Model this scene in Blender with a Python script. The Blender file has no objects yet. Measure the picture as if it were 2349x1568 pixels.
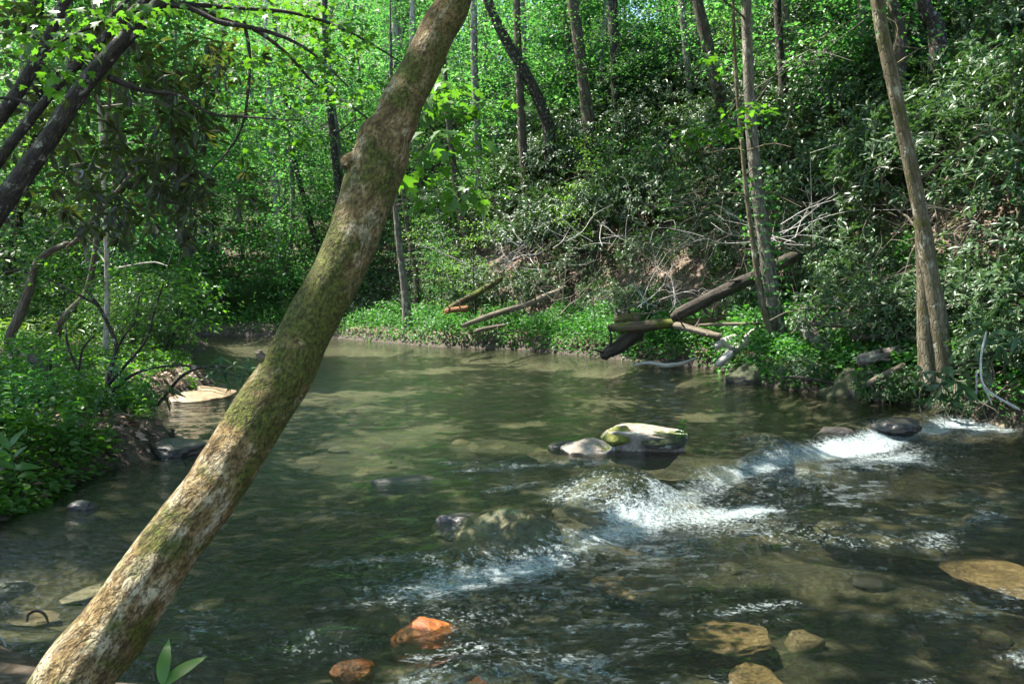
import bpy, bmesh, math, random
import numpy as np

# ------------------------------------------------------------------ camera, sky, sun, exposure
scene = bpy.context.scene
col = scene.collection
FPX, CXP, CYP, HORIZON = 1843.0, 1174.5, 784.0, 690.0     # focal length and centre in a 2349 px wide frame
PITCH = math.atan((CYP - HORIZON) / FPX)
CAM = np.array([0.0, 0.0, 1.7])

cam_data = bpy.data.cameras.new('camera')
cam_data.sensor_width = 36.0
cam_data.lens = 36.0 * FPX / 2349.0
cam_data.clip_start = 0.05
cam_data.clip_end = 500.0
cam = bpy.data.objects.new('camera', cam_data)
cam.location = CAM
cam.rotation_euler = (math.pi / 2 - PITCH, 0, 0)
col.objects.link(cam)
scene.camera = cam

SUN = np.array([-0.44, 0.16, 0.88]); SUN /= np.linalg.norm(SUN)
world = bpy.data.worlds.new('World')
scene.world = world
world.use_nodes = True
wn = world.node_tree.nodes
sky = wn.new('ShaderNodeTexSky')
sky.sky_type = 'NISHITA'
sky.sun_disc = False
sky.sun_elevation = math.asin(SUN[2])
sky.sun_rotation = math.atan2(SUN[0], SUN[1])
sky.air_density = 1.0
sky.dust_density = 1.0
wn['Background'].inputs['Strength'].default_value = 0.15
world.node_tree.links.new(sky.outputs[0], wn['Background'].inputs['Color'])

sun_data = bpy.data.lights.new('sun', 'SUN')
sun_data.energy = 5.0
sun_data.angle = math.radians(0.5)
sun_data.color = (1.0, 0.95, 0.86)
sun = bpy.data.objects.new('sun', sun_data)
from mathutils import Vector
sun.rotation_euler = Vector(SUN).to_track_quat('Z', 'Y').to_euler()
sun.location = (0, 0, 40)
col.objects.link(sun)

scene.view_settings.view_transform = 'Standard'
scene.view_settings.look = 'None'
scene.view_settings.gamma = 1.0
scene.view_settings.use_curve_mapping = False
scene.view_settings.exposure = 2.2
cy = scene.cycles
cy.use_denoising = True
cy.max_bounces = 8
cy.diffuse_bounces = 4
cy.glossy_bounces = 3
cy.transmission_bounces = 4
cy.transparent_max_bounces = 8
cy.sample_clamp_indirect = 2.0
cy.blur_glossy = 1.5
cy.sample_clamp_direct = 3.0
cy.caustics_reflective = False
cy.caustics_refractive = False

# ------------------------------------------------------------------ helpers: points, noise, meshes
rng = np.random.default_rng(11)
random.seed(11)


def unit(v):
    v = np.asarray(v, float)
    return v / np.maximum(np.linalg.norm(v, axis=-1, keepdims=True), 1e-9)


def ray(x, y):
    a, b = (x - CXP) / FPX, -(y - CYP) / FPX
    return np.array([a, math.cos(PITCH) + b * math.sin(PITCH), -math.sin(PITCH) + b * math.cos(PITCH)])


def at(x, y, Y):
    r = ray(x, y)
    return CAM + r * (Y / r[1])


def atz(x, y, z=0.0):
    r = ray(x, y)
    return CAM + r * ((z - CAM[2]) / r[2])


def sstep(a, b, x):
    t = np.clip((np.asarray(x, float) - a) / (b - a), 0, 1)
    return t * t * (3 - 2 * t)


def _hash(i, j, k, s):
    h = (i * 374761393 + j * 668265263 + k * 2147483647 + s * 974711) & 0xFFFFFFFF
    h = ((h ^ (h >> 13)) * 1274126177) & 0xFFFFFFFF
    h = ((h ^ (h >> 16)) * 2246822519) & 0xFFFFFFFF
    return ((h ^ (h >> 15)) & 0xFFFFFF) / float(0xFFFFFF)


def noise(P, s=0):
    P = np.asarray(P, float)
    if P.shape[-1] == 2:
        P = np.concatenate([P, np.zeros(P.shape[:-1] + (1,))], -1)
    I = np.floor(P).astype(np.int64)
    f = P - I
    f = f * f * (3 - 2 * f)
    out = 0
    for a in (0, 1):
        for b in (0, 1):
            for c in (0, 1):
                w = (f[..., 0] if a else 1 - f[..., 0]) * (f[..., 1] if b else 1 - f[..., 1]) * (f[..., 2] if c else 1 - f[..., 2])
                out = out + w * _hash(I[..., 0] + a, I[..., 1] + b, I[..., 2] + c, s)
    return out * 2 - 1


def fbm(P, s=0, o=4, g=0.5):
    P = np.asarray(P, float)
    t, a, q = 0, 1.0, 0
    for k in range(o):
        t = t + a * noise(P * (2 ** k), s + k * 7)
        q += a
        a *= g
    return t / q


def make_mesh(name, V, F, mats, smooth=False, attrs=None, midx=None):
    me = bpy.data.meshes.new(name)
    V = np.asarray(V, 'f4')
    F = [np.asarray(f, 'i4') for f in F if len(f)]
    me.vertices.add(len(V))
    me.vertices.foreach_set('co', V.ravel())
    me.loops.add(sum(f.size for f in F))
    me.loops.foreach_set('vertex_index', np.concatenate([f.ravel() for f in F]))
    sizes = np.concatenate([np.full(len(f), f.shape[1], 'i4') for f in F])
    me.polygons.add(len(sizes))
    me.polygons.foreach_set('loop_start', np.concatenate([[0], np.cumsum(sizes)[:-1]]).astype('i4'))
    me.polygons.foreach_set('use_smooth', np.full(len(sizes), smooth))
    for m in (mats if isinstance(mats, (list, tuple)) else [mats]):
        me.materials.append(m)
    if midx is not None:
        me.polygons.foreach_set('material_index', np.asarray(midx, 'i4'))
    for k, a in (attrs or {}).items():
        a = np.asarray(a, 'f4')
        t = me.attributes.new(k, 'FLOAT_VECTOR' if a.ndim == 2 else 'FLOAT', 'POINT')
        t.data.foreach_set('vector' if a.ndim == 2 else 'value', a.ravel())
    me.update(calc_edges=True)
    return me


def link(name, me, parent=None, loc=None, rot=None, scale=None):
    o = bpy.data.objects.new(name, me)
    col.objects.link(o)
    if parent is not None:
        o.parent = parent
    if loc is not None:
        o.location = loc
    if rot is not None:
        o.rotation_euler = rot
    if scale is not None:
        o.scale = scale if hasattr(scale, '__len__') else (scale,) * 3
    return o


def tag(o, label, cat, group=None):
    o['label'] = label
    o['category'] = cat
    if group:
        o['group'] = group
    return o


def thing(name, label, cat, loc=(0, 0, 0), group=None):
    o = bpy.data.objects.new(name, None)
    o.empty_display_size = 0.2
    o.location = loc
    col.objects.link(o)
    return tag(o, label, cat, group)


def kind(o, k):
    o['kind'] = k
    return o


def copy_tree(o, parent=None):
    c = o.copy()
    col.objects.link(c)
    if parent is not None:
        c.parent = parent
    for ch in o.children:
        copy_tree(ch, c)
    return c


class MB:
    """collects pieces of one mesh"""
    def __init__(self):
        self.V, self.F3, self.F4, self.B, self.n = [], [], [], [], 0

    def add(self, V, F, bc=None):
        F = np.asarray(F)
        (self.F3 if F.shape[1] == 3 else self.F4).append(F + self.n)
        self.V.append(V)
        self.B.append(np.zeros_like(V) if bc is None else bc)
        self.n += len(V)

    def mesh(self, name, mats, smooth=True, origin=None):
        V = np.concatenate(self.V)
        if origin is not None:
            V = V - np.asarray(origin)
        F = []
        if self.F3:
            F.append(np.concatenate(self.F3))
        if self.F4:
            F.append(np.concatenate(self.F4))
        return make_mesh(name, V, F, mats, smooth, {'bc': np.concatenate(self.B)})


def spline(pts, n):
    """Catmull-Rom through rows of any width"""
    P = np.asarray(pts, float)
    if len(P) == 2:
        t = np.linspace(0, 1, n)[:, None]
        return P[0] * (1 - t) + P[1] * t
    Q = np.vstack([2 * P[0] - P[1], P, 2 * P[-1] - P[-2]])
    u = np.linspace(0, len(P) - 1 - 1e-6, n)
    i = u.astype(int)
    t = (u - i)[:, None]
    a, b, c, d = Q[i], Q[i + 1], Q[i + 2], Q[i + 3]
    return 0.5 * (2 * b + (c - a) * t + (2 * a - 5 * b + 4 * c - d) * t ** 2 + (3 * b - a - 3 * c + d) * t ** 3)


def tube(mb, pts, rad, sides=8, rough=0.0, freq=6.0, seed=0, cap=True, flare=0.0):
    P = np.asarray(pts, float)
    r = np.broadcast_to(np.asarray(rad, float), (len(P),)).copy()
    T = unit(np.gradient(P, axis=0))
    up = np.array([0.31, 0.9, 0.2]) if abs(T[0] @ unit([0.31, 0.9, 0.2])) < 0.9 else np.array([1.0, 0, 0])
    X = np.zeros_like(P)
    x = unit(np.cross(T[0], up))
    for k in range(len(P)):
        x = unit(x - T[k] * (x @ T[k]))
        X[k] = x
    Y = np.cross(T, X)
    s = np.concatenate([[0], np.cumsum(np.linalg.norm(np.diff(P, axis=0), axis=1))])
    ph = np.linspace(0, 2 * math.pi, sides, endpoint=False)
    c, sn = np.cos(ph), np.sin(ph)
    dirv = X[:, None, :] * c[None, :, None] + Y[:, None, :] * sn[None, :, None]
    bc = np.stack([r[:, None] * c[None], r[:, None] * sn[None], np.repeat(s[:, None], sides, 1)], -1)
    rr = np.repeat(r[:, None], sides, 1)
    if rough:
        q = bc * np.array([freq, freq, freq * 0.35])
        rr = rr * (1 + rough * fbm(q, seed, 3))
    if flare:
        e = np.exp(-s / (r[0] * 3.0))[:, None]
        rr = rr * (1 + flare * e * (0.55 + 0.45 * np.cos(ph * 5 + seed)[None]))
    V = P[:, None, :] + dirv * rr[..., None]
    n = len(P)
    i, j = np.meshgrid(np.arange(n - 1), np.arange(sides), indexing='ij')
    j2 = (j + 1) % sides
    F = np.stack([i * sides + j, i * sides + j2, (i + 1) * sides + j2, (i + 1) * sides + j], -1).reshape(-1, 4)
    mb.add(V.reshape(-1, 3), F, bc.reshape(-1, 3))
    if cap:
        for row in (0, n - 1):
            ring = V[row]
            ctr = P[row] + (T[row] * (-1 if row == 0 else 1)) * r[row] * 0.15
            VV = np.vstack([ring, ctr])
            a = np.arange(sides)
            b = (a + 1) % sides
            FF = np.stack([b, a, np.full(sides, sides)], -1) if row == 0 else np.stack([a, b, np.full(sides, sides)], -1)
            mb.add(VV, FF, np.vstack([bc[row], bc[row].mean(0)]))


# leaf outlines: x across (of width), y along (of length), z out of the leaf (of length)
LEAF = {
    'diamond': (np.array([[0, 0, 0], [-.5, .48, .06], [0, 1, -.08], [.5, .48, .06]]), np.array([[0, 2, 1], [0, 3, 2]])),
    'lance': (np.array([[0, 0, 0], [0, .5, -.02], [0, 1, -.13], [-.42, .32, .03], [-.5, .68, .0], [.42, .32, .03], [.5, .68, .0]]),
              np.array([[0, 1, 3], [1, 4, 3], [1, 2, 4], [0, 5, 1], [1, 5, 6], [1, 6, 2]])),
    'ovate': (np.array([[0, 0, 0], [0, .45, -.03], [0, 1, -.12], [-.5, .32, .05], [-.36, .72, .02], [.5, .32, .05], [.36, .72, .02]]),
              np.array([[0, 1, 3], [1, 4, 3], [1, 2, 4], [0, 5, 1], [1, 5, 6], [1, 6, 2]])),
    'maple': (np.array([[0, 0, 0], [-.28, .02, .02], [-.62, .3, .05], [-.3, .42, 0], [-.42, .78, .03], [-.14, .68, -.02], [0, 1, -.1],
                        [.14, .68, -.02], [.42, .78, .03], [.3, .42, 0], [.62, .3, .05], [.28, .02, .02], [0, .4, -.03]]),
              np.array([[12, b, a] for a, b in zip(range(12), list(range(1, 12)) + [0])])),
}
_m = LEAF['lance'][0]
_t = np.linspace(0, 1, 7)
_w = np.array([.04, .30, .45, .5, .44, .27, .0])
_fv = [[0, t, -.16 * t * t] for t in _t] + [[-w, t, -.16 * t * t + .05 * w] for t, w in zip(_t, _w)] + [[w, t, -.16 * t * t + .05 * w] for t, w in zip(_t, _w)]
_ff = []
for _k in range(6):
    _ff += [[_k, _k + 1, 8 + _k], [_k, 8 + _k, 7 + _k], [_k, 14 + _k, 15 + _k], [_k, 15 + _k, _k + 1]]
LEAF['fine'] = (np.array(_fv), np.array(_ff))


def leaves(mb, P, D, N, L, W, shape='diamond'):
    P, D = np.asarray(P, float), unit(D)
    N = np.broadcast_to(np.asarray(N, float), P.shape)
    L = np.broadcast_to(np.asarray(L, float), (len(P),))
    W = np.broadcast_to(np.asarray(W, float), (len(P),))
    X = unit(np.cross(D, N))
    Z = np.cross(X, D)
    T, F = LEAF[shape]
    V = (P[:, None] + X[:, None] * (T[None, :, 0:1] * W[:, None, None]) + D[:, None] * (T[None, :, 1:2] * L[:, None, None])
         + Z[:, None] * (T[None, :, 2:3] * L[:, None, None]))
    FF = F[None] + (np.arange(len(P)) * len(T))[:, None, None]
    mb.add(V.reshape(-1, 3), FF.reshape(-1, 3))


def rnd_dirs(n, r=rng):
    return unit(r.normal(size=(n, 3)))


# ------------------------------------------------------------------ materials
def new_mat(name):
    m = bpy.data.materials.new(name)
    m.use_nodes = True
    nt = m.node_tree
    return m, nt, nt.nodes['Principled BSDF'], nt.nodes['Material Output']


def nd(nt, t, **kw):
    n = nt.nodes.new('ShaderNode' + t)
    for k, v in kw.items():
        if k in n.inputs:
            n.inputs[k].default_value = v
        else:
            setattr(n, k, v)
    return n


def ramp(nt, fac, stops):
    n = nt.nodes.new('ShaderNodeValToRGB')
    e = n.color_ramp.elements
    while len(e) < len(stops):
        e.new(0.5)
    for k, (p, c) in enumerate(stops):
        e[k].position = p
        e[k].color = (*c, 1) if hasattr(c, '__len__') else (c, c, c, 1)
    nt.links.new(fac, n.inputs[0])
    return n.outputs[0]


def mixc(nt, fac, a, b, blend='MIX'):
    n = nt.nodes.new('ShaderNodeMix')
    n.data_type = 'RGBA'
    n.blend_type = blend
    for s, v in ((n.inputs['Factor'], fac), (n.inputs['A'], a), (n.inputs['B'], b)):
        pass
    L = nt.links.new
    idx = {'f': 0, 'a': 6, 'b': 7}
    for key, v in (('f', fac), ('a', a), ('b', b)):
        s = n.inputs[idx[key]]
        if hasattr(v, 'is_output'):
            L(v, s)
        elif key == 'f':
            s.default_value = v
        else:
            s.default_value = (*v, 1)
    return n.outputs[2]


def math_n(nt, op, a, b=None, clamp=False):
    n = nt.nodes.new('ShaderNodeMath')
    n.operation = op
    n.use_clamp = clamp
    for k, v in enumerate((a, b)):
        if v is None:
            continue
        if hasattr(v, 'is_output'):
            nt.links.new(v, n.inputs[k])
        else:
            n.inputs[k].default_value = v
    return n.outputs[0]


def tex_noise(nt, vec, scale, detail=4.0, rough=0.55, dist=0.0):
    n = nd(nt, 'TexNoise')
    n.inputs['Scale'].default_value = scale
    n.inputs['Detail'].default_value = detail
    n.inputs['Roughness'].default_value = rough
    n.inputs['Distortion'].default_value = dist
    if vec is not None:
        nt.links.new(vec, n.inputs['Vector'])
    return n.outputs['Fac']


def mapping(nt, vec, scale):
    n = nd(nt, 'Mapping')
    n.inputs['Scale'].default_value = scale
    nt.links.new(vec, n.inputs['Vector'])
    return n.outputs[0]


def leaf_mat(name, cols, rough=0.42, trans=0.4, tcol=None, back=None, spec=0.5):
    m, nt, b, out = new_mat(name)
    L = nt.links.new
    g = nd(nt, 'NewGeometry')
    c = ramp(nt, g.outputs['Random Per Island'], [(k / max(1, len(cols) - 1), x) for k, x in enumerate(cols)])
    oi = nd(nt, 'ObjectInfo')
    c = mixc(nt, math_n(nt, 'MULTIPLY', oi.outputs['Random'], 0.35), c, tuple(np.array(cols[0]) * np.array([1.12, 0.95, 0.85])))
    cb = c if back is None else mixc(nt, g.outputs['Backfacing'], c, back)
    L(cb, b.inputs['Base Color'])
    b.inputs['Roughness'].default_value = rough
    b.inputs['Specular IOR Level'].default_value = spec
    t = nd(nt, 'BsdfTranslucent')
    tc = mixc(nt, 1.0, c, tcol or (1.9, 1.9, 1.0), 'MULTIPLY')
    L(tc, t.inputs['Color'])
    ms = nd(nt, 'MixShader')
    ms.inputs[0].default_value = trans
    L(b.outputs[0], ms.inputs[1])
    L(t.outputs[0], ms.inputs[2])
    L(ms.outputs[0], out.inputs['Surface'])
    return m


def bark_mat(name, cols, scale=14.0, stretch=0.3, moss=0.0, lichen=0.0, bump=0.5, rough=0.9, mosscol=((.035, .045, .006), (.10, .11, .015)), fis=1.0, speck=0.0, base=0.0):
    m, nt, b, out = new_mat(name)
    L = nt.links.new
    a = nd(nt, 'Attribute', attribute_name='bc')
    v = mapping(nt, a.outputs['Vector'], (1, 1, stretch))
    n1 = tex_noise(nt, v, scale, 6, 0.65)
    c = ramp(nt, n1, [(0.28 + 0.4 * k / max(1, len(cols) - 1), x) for k, x in enumerate(cols)])
    vo = nd(nt, 'TexVoronoi', feature='DISTANCE_TO_EDGE')
    vo.inputs['Scale'].default_value = scale * 2.2
    n0 = nd(nt, 'TexNoise'); n0.inputs['Scale'].default_value = scale * 1.5
    L(v, n0.inputs['Vector'])
    va = nd(nt, 'VectorMath', operation='ADD'); L(v, va.inputs[0])
    vs = nd(nt, 'VectorMath', operation='SCALE'); L(n0.outputs['Color'], vs.inputs[0]); vs.inputs['Scale'].default_value = 0.06
    L(vs.outputs[0], va.inputs[1]); L(va.outputs[0], vo.inputs['Vector'])
    crack = ramp(nt, vo.outputs['Distance'], [(0.0, 0.0), (0.12, 1.0)])
    c = mixc(nt, math_n(nt, 'MULTIPLY', math_n(nt, 'SUBTRACT', 1.0, crack), 0.55 * fis), c, tuple(np.array(cols[0]) * 0.6))
    if lichen:
        n3 = tex_noise(nt, mapping(nt, a.outputs['Vector'], (1, 1, .55)), scale * 0.6, 7, 0.7)
        if base:
            sz = nd(nt, 'SeparateXYZ'); L(a.outputs['Vector'], sz.inputs[0])
            n3 = math_n(nt, 'ADD', n3, math_n(nt, 'MULTIPLY', math_n(nt, 'SUBTRACT', 1.0, math_n(nt, 'MULTIPLY', sz.outputs['Z'], .42), True), base))  # paler towards the foot: sunlit lower bark painted in with the lichen
        c = mixc(nt, ramp(nt, n3, [(0.62 - 0.25 * lichen, 0.0), (0.70 - 0.22 * lichen, 0.85)]), c, (.40, .335, .215) if base else (.36, .35, .27))
    if moss:
        n2 = tex_noise(nt, a.outputs['Vector'], scale * 0.28, 5, 0.6)
        if base:
            sm = nd(nt, 'SeparateXYZ'); L(a.outputs['Vector'], sm.inputs[0])
            n2 = math_n(nt, 'ADD', n2, math_n(nt, 'MULTIPLY', ramp(nt, math_n(nt, 'MULTIPLY', sm.outputs['Z'], .2), [(.22, 0.0), (.33, 1.0), (.45, 0.0)]), .13))
        n2b = tex_noise(nt, a.outputs['Vector'], scale * 4, 3, 0.6)
        mc = ramp(nt, n2b, [(0.35, mosscol[0]), (0.65, mosscol[1])])
        c = mixc(nt, ramp(nt, n2, [(0.66 - 0.35 * moss, 0.0), (0.76 - 0.33 * moss, 0.95)]), c, mc)
    if speck:
        n5 = tex_noise(nt, v, scale * 5, 5, 0.7)
        c = mixc(nt, ramp(nt, n5, [(.40, speck), (.56, 0.0)]), c, tuple(np.array(cols[0]) * 0.7))
    L(c, b.inputs['Base Color'])
    b.inputs['Roughness'].default_value = rough
    b.inputs['Specular IOR Level'].default_value = 0.25
    h = math_n(nt, 'ADD', math_n(nt, 'MULTIPLY', crack, 0.5 * fis), n1)
    bp = nd(nt, 'Bump'); bp.inputs['Strength'].default_value = bump; bp.inputs['Distance'].default_value = 0.04 if base else 0.02
    L(h, bp.inputs['Height']); L(bp.outputs[0], b.inputs['Normal'])
    return m


def rock_mat(name, cols, moss=0.0, wet=0.0, lichen=0.0, scale=5.0, mosscol=((.03, .04, .006), (.09, .10, .015))):
    m, nt, b, out = new_mat(name)
    L = nt.links.new
    tc = nd(nt, 'TexCoord')
    v = tc.outputs['Object']
    n1 = tex_noise(nt, v, scale, 8, 0.65, 0.4)
    c = ramp(nt, n1, [(0.3 + 0.4 * k / max(1, len(cols) - 1), x) for k, x in enumerate(cols)])
    n4 = tex_noise(nt, v, scale * 9, 4, 0.6)
    c = mixc(nt, ramp(nt, n4, [(.35, .45), (.6, 0.0)]), c, tuple(np.array(cols[0]) * 0.45))
    if lichen:
        n3 = tex_noise(nt, v, scale * 0.9, 4, 0.5)
        c = mixc(nt, ramp(nt, n3, [(.62 - .2 * lichen, 0.0), (.66 - .2 * lichen, 0.9)]), c, (.42, .43, .36))
    if moss:
        g = nd(nt, 'NewGeometry')
        sx = nd(nt, 'SeparateXYZ'); L(g.outputs['Normal'], sx.inputs[0])
        n2 = tex_noise(nt, v, scale * 0.6, 5, 0.6)
        f = math_n(nt, 'ADD', math_n(nt, 'MULTIPLY', sx.outputs['Z'], 0.25), n2)
        mc = ramp(nt, n4, [(.35, mosscol[0]), (.65, mosscol[1])])
        c = mixc(nt, ramp(nt, f, [(.85 - .4 * moss, 0.0), (.95 - .4 * moss, 1.0)]), c, mc)
    L(c, b.inputs['Base Color'])
    b.inputs['Roughness'].default_value = 0.85 - 0.6 * wet
    bp = nd(nt, 'Bump'); bp.inputs['Strength'].default_value = 0.6; bp.inputs['Distance'].default_value = 0.03
    L(math_n(nt, 'ADD', n1, math_n(nt, 'MULTIPLY', n4, 0.3)), bp.inputs['Height']); L(bp.outputs[0], b.inputs['Normal'])
    return m


M = {}
M['rhodo'] = leaf_mat('rhododendron_leaf', [(.020, .048, .018), (.030, .072, .026), (.042, .092, .030), (.075, .125, .040)], 0.40, 0.25, (1.6, 1.9, .8), (.07, .095, .045), 0.35)
M['rhodo_dark'] = leaf_mat('hanging_rhododendron_leaf', [(.024, .055, .018), (.036, .075, .022), (.050, .070, .022), (.080, .085, .028)], 0.45, 0.45, (1.7, 1.7, .7), (.035, .036, .018), 0.4)
M['maple'] = leaf_mat('maple_leaf', [(.035, .10, .012), (.05, .13, .016), (.07, .16, .022)], 0.45, 0.5, (2.0, 2.1, .9))
M['forest'] = leaf_mat('forest_leaf', [(.024, .092, .026), (.038, .12, .034), (.056, .15, .044), (.095, .18, .065)], 0.42, 0.6, (1.8, 2.0, 1.1))
M['forest_deep'] = leaf_mat('deep_forest_leaf', [(.020, .066, .022), (.030, .088, .026), (.045, .115, .034)], 0.42, 0.58, (2.0, 2.0, .9))
M['forest_yellow'] = leaf_mat('yellow_forest_leaf', [(.048, .12, .026), (.070, .15, .036), (.10, .175, .055)], 0.42, 0.55, (2.0, 2.0, 1.0))
M['laurel'] = leaf_mat('laurel_leaf', [(.025, .070, .016), (.040, .10, .022), (.060, .125, .030)], 0.36, 0.35, (1.9, 2.0, .9))
M['herb'] = leaf_mat('herb_leaf', [(.030, .115, .020), (.046, .15, .030), (.066, .185, .042)], 0.5, 0.42, (1.9, 2.0, 1.0))
M['fern'] = leaf_mat('fern_leaf', [(.07, .14, .02), (.10, .17, .03)], 0.5, 0.45, (1.9, 1.9, 1.0))
M['litter'] = leaf_mat('fallen_leaf', [(.10, .055, .03), (.20, .12, .07), (.30, .20, .14), (.38, .28, .22), (.16, .10, .08)], 0.7, 0.1, (1, 1, 1))

M['lean'] = bark_mat('mossy_leaning_bark', [(.036, .022, .007), (.105, .066, .024), (.205, .138, .055), (.34, .265, .15)], 17, 0.6, 0.56, 0.30, 1.0, fis=0.15, speck=.8, base=.07)
M['bark_dark'] = bark_mat('dark_branch_bark', [(.014, .011, .009), (.035, .028, .022), (.07, .058, .045)], 20, 0.4, 0.2, 0.25, 0.7)
M['bark_grey'] = bark_mat('grey_forest_bark', [(.06, .052, .042), (.13, .115, .095), (.22, .20, .17)], 9, 0.22, 0.15, 0.35, 0.8)
M['bark_brown'] = bark_mat('brown_forest_bark', [(.035, .028, .02), (.08, .062, .045), (.14, .115, .085)], 9, 0.2, 0.2, 0.15, 0.8)
M['bark_pale'] = bark_mat('pale_forest_bark', [(.14, .12, .10), (.26, .235, .20), (.38, .35, .31)], 9, 0.25, 0.0, 0.3, 0.5)
M['bark_moss'] = bark_mat('greenish_bark', [(.05, .042, .025), (.11, .09, .055), (.19, .165, .11)], 10, 0.22, 0.38, 0.25, 0.8, mosscol=((.04, .042, .012), (.09, .085, .025)))
M['log'] = bark_mat('weathered_log', [(.055, .045, .03), (.13, .105, .075), (.22, .185, .14)], 8, 0.1, 0.22, 0.1, 0.7)
M['log_dark'] = bark_mat('dark_wet_log', [(.02, .017, .013), (.045, .037, .028), (.085, .07, .055)], 12, 0.15, 0.15, 0.0, 0.9)
M['log_moss'] = bark_mat('moss_covered_log', [(.03, .026, .018), (.07, .055, .035), (.13, .10, .06)], 8, 0.1, 0.62, 0.0, 0.7)
M['log_rot'] = bark_mat('rotten_orange_log', [(.09, .04, .018), (.19, .09, .04), (.28, .15, .07)], 9, 0.1, 0.0, 0.0, 0.7)
M['driftwood'] = bark_mat('bleached_wood', [(.16, .14, .125), (.34, .31, .28), (.50, .46, .42)], 10, 0.1, 0.0, 0.0, 0.7, fis=0.6)
M['twig'] = bark_mat('dead_twig_bark', [(.08, .065, .05), (.16, .135, .105), (.26, .23, .19)], 20, 0.3, 0, 0, 0.3)
M['twig_pale'] = bark_mat('bleached_twig', [(.28, .26, .24), (.42, .40, .37), (.55, .52, .5)], 20, 0.3, 0, 0, 0.3)

M['rock_top'] = rock_mat('pale_dry_rock', [(.10, .08, .06), (.23, .195, .16), (.36, .32, .275)], 0.25, 0.0, 0.2)
M['rock_dark'] = rock_mat('dark_wet_rock', [(.018, .016, .014), (.045, .038, .032), (.09, .075, .062)], 0.0, 0.8, 0.0)
M['rock_moss'] = rock_mat('mossy_bank_boulder', [(.02, .018, .015), (.042, .037, .031), (.09, .08, .068)], 0.95, 0.0, 0.10, 3.0, ((.012, .016, .004), (.034, .040, .008)))
M['rock_tan'] = rock_mat('tan_river_stone', [(.10, .066, .034), (.20, .135, .07), (.32, .23, .13)], 0.0, 0.5, 0.0)
M['rock_olive'] = rock_mat('olive_river_stone', [(.04, .034, .018), (.085, .07, .036), (.15, .12, .06)], 0.0, 0.5, 0.0)
M['rock_orange'] = rock_mat('orange_river_stone', [(.03, .011, .004), (.26, .062, .006), (.42, .135, .014)], 0.0, 0.6, 0.0, 11.0)
M['rock_sunlit_amber'] = rock_mat('sunlit_amber_stone', [(.10, .058, .026), (.22, .135, .06), (.34, .225, .115)], 0.0, 0.4, 0.0)  # amber of the sunlit bed patches painted into the stone colour
M['rock_pale'] = rock_mat('pale_underwater_rock', [(.17, .125, .08), (.30, .235, .165), (.42, .34, .25)], 0.0, 0.4, 0.0)
M['moss'] = rock_mat('moss_cushion', [(.05, .06, .006), (.10, .11, .012), (.16, .16, .02)], 0.0, 0.0, 0.0, 20)


def ground_mat():
    m, nt, b, out = new_mat('forest_floor')
    L = nt.links.new
    tc = nd(nt, 'TexCoord')
    v = tc.outputs['Object']
    vo = nd(nt, 'TexVoronoi'); vo.inputs['Scale'].default_value = 16
    L(v, vo.inputs['Vector'])
    sep = nd(nt, 'SeparateColor'); L(vo.outputs['Color'], sep.inputs[0])
    lit = ramp(nt, sep.outputs[0], [(0.0, (.05, .032, .02)), (.35, (.095, .065, .042)), (.7, (.155, .112, .08)), (1.0, (.26, .195, .155))])
    n = tex_noise(nt, v, 1.3, 6, 0.6)
    c = mixc(nt, ramp(nt, n, [(.42, 0.0), (.62, .8)]), lit, (.045, .035, .024))
    n2 = tex_noise(nt, v, 0.5, 5, 0.6)
    c = mixc(nt, ramp(nt, n2, [(.52, 0.0), (.64, .7)]), c, (.03, .05, .012))
    sx = nd(nt, 'SeparateXYZ'); L(v, sx.inputs[0])
    n3 = tex_noise(nt, v, 6, 6, 0.65)
    wetz = math_n(nt, 'ADD', sx.outputs['Z'], math_n(nt, 'MULTIPLY', n3, 0.3))
    c = mixc(nt, ramp(nt, wetz, [(.28, 1.0), (.62, 0.0)]), c, ramp(nt, n3, [(.3, (.016, .013, .010)), (.7, (.075, .058, .042))]))
    # stream bed: brown and olive stones under the water
    vb = nd(nt, 'TexVoronoi'); vb.inputs['Scale'].default_value = 3.2
    L(v, vb.inputs['Vector'])
    sb = nd(nt, 'SeparateColor'); L(vb.outputs['Color'], sb.inputs[0])
    bed = ramp(nt, sb.outputs[1], [(0.0, (.024, .023, .018)), (.5, (.052, .048, .036)), (.8, (.10, .085, .058)), (1.0, (.18, .145, .10))])
    bed = mixc(nt, ramp(nt, n3, [(.35, .75), (.65, .0)]), bed, (.05, .043, .02))
    sandy = math_n(nt, 'MULTIPLY', ramp(nt, math_n(nt, 'MULTIPLY', sx.outputs['Y'], .04), [(.44, 0.0), (.70, 1.0)]), ramp(nt, n, [(.40, 1.0), (.62, .45)]))
    sandy = math_n(nt, 'MULTIPLY', sandy, ramp(nt, math_n(nt, 'MULTIPLY', sx.outputs['Z'], -1.0), [(.20, 0.0), (.36, 1.0)]))
    bed = mixc(nt, sandy, bed, (.215, .185, .13))  # pale sand put in to brighten the sun patches of the far pool
    c = mixc(nt, ramp(nt, wetz, [(.02, 1.0), (.10, 0.0)]), c, bed)
    L(c, b.inputs['Base Color'])
    b.inputs['Roughness'].default_value = 0.8
    b.inputs['Specular IOR Level'].default_value = 0.2
    bp = nd(nt, 'Bump'); bp.inputs['Strength'].default_value = 0.8; bp.inputs['Distance'].default_value = 0.05
    L(math_n(nt, 'ADD', math_n(nt, 'MULTIPLY', vo.outputs['Distance'], 0.6), n3), bp.inputs['Height']); L(bp.outputs[0], b.inputs['Normal'])
    return m


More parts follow.
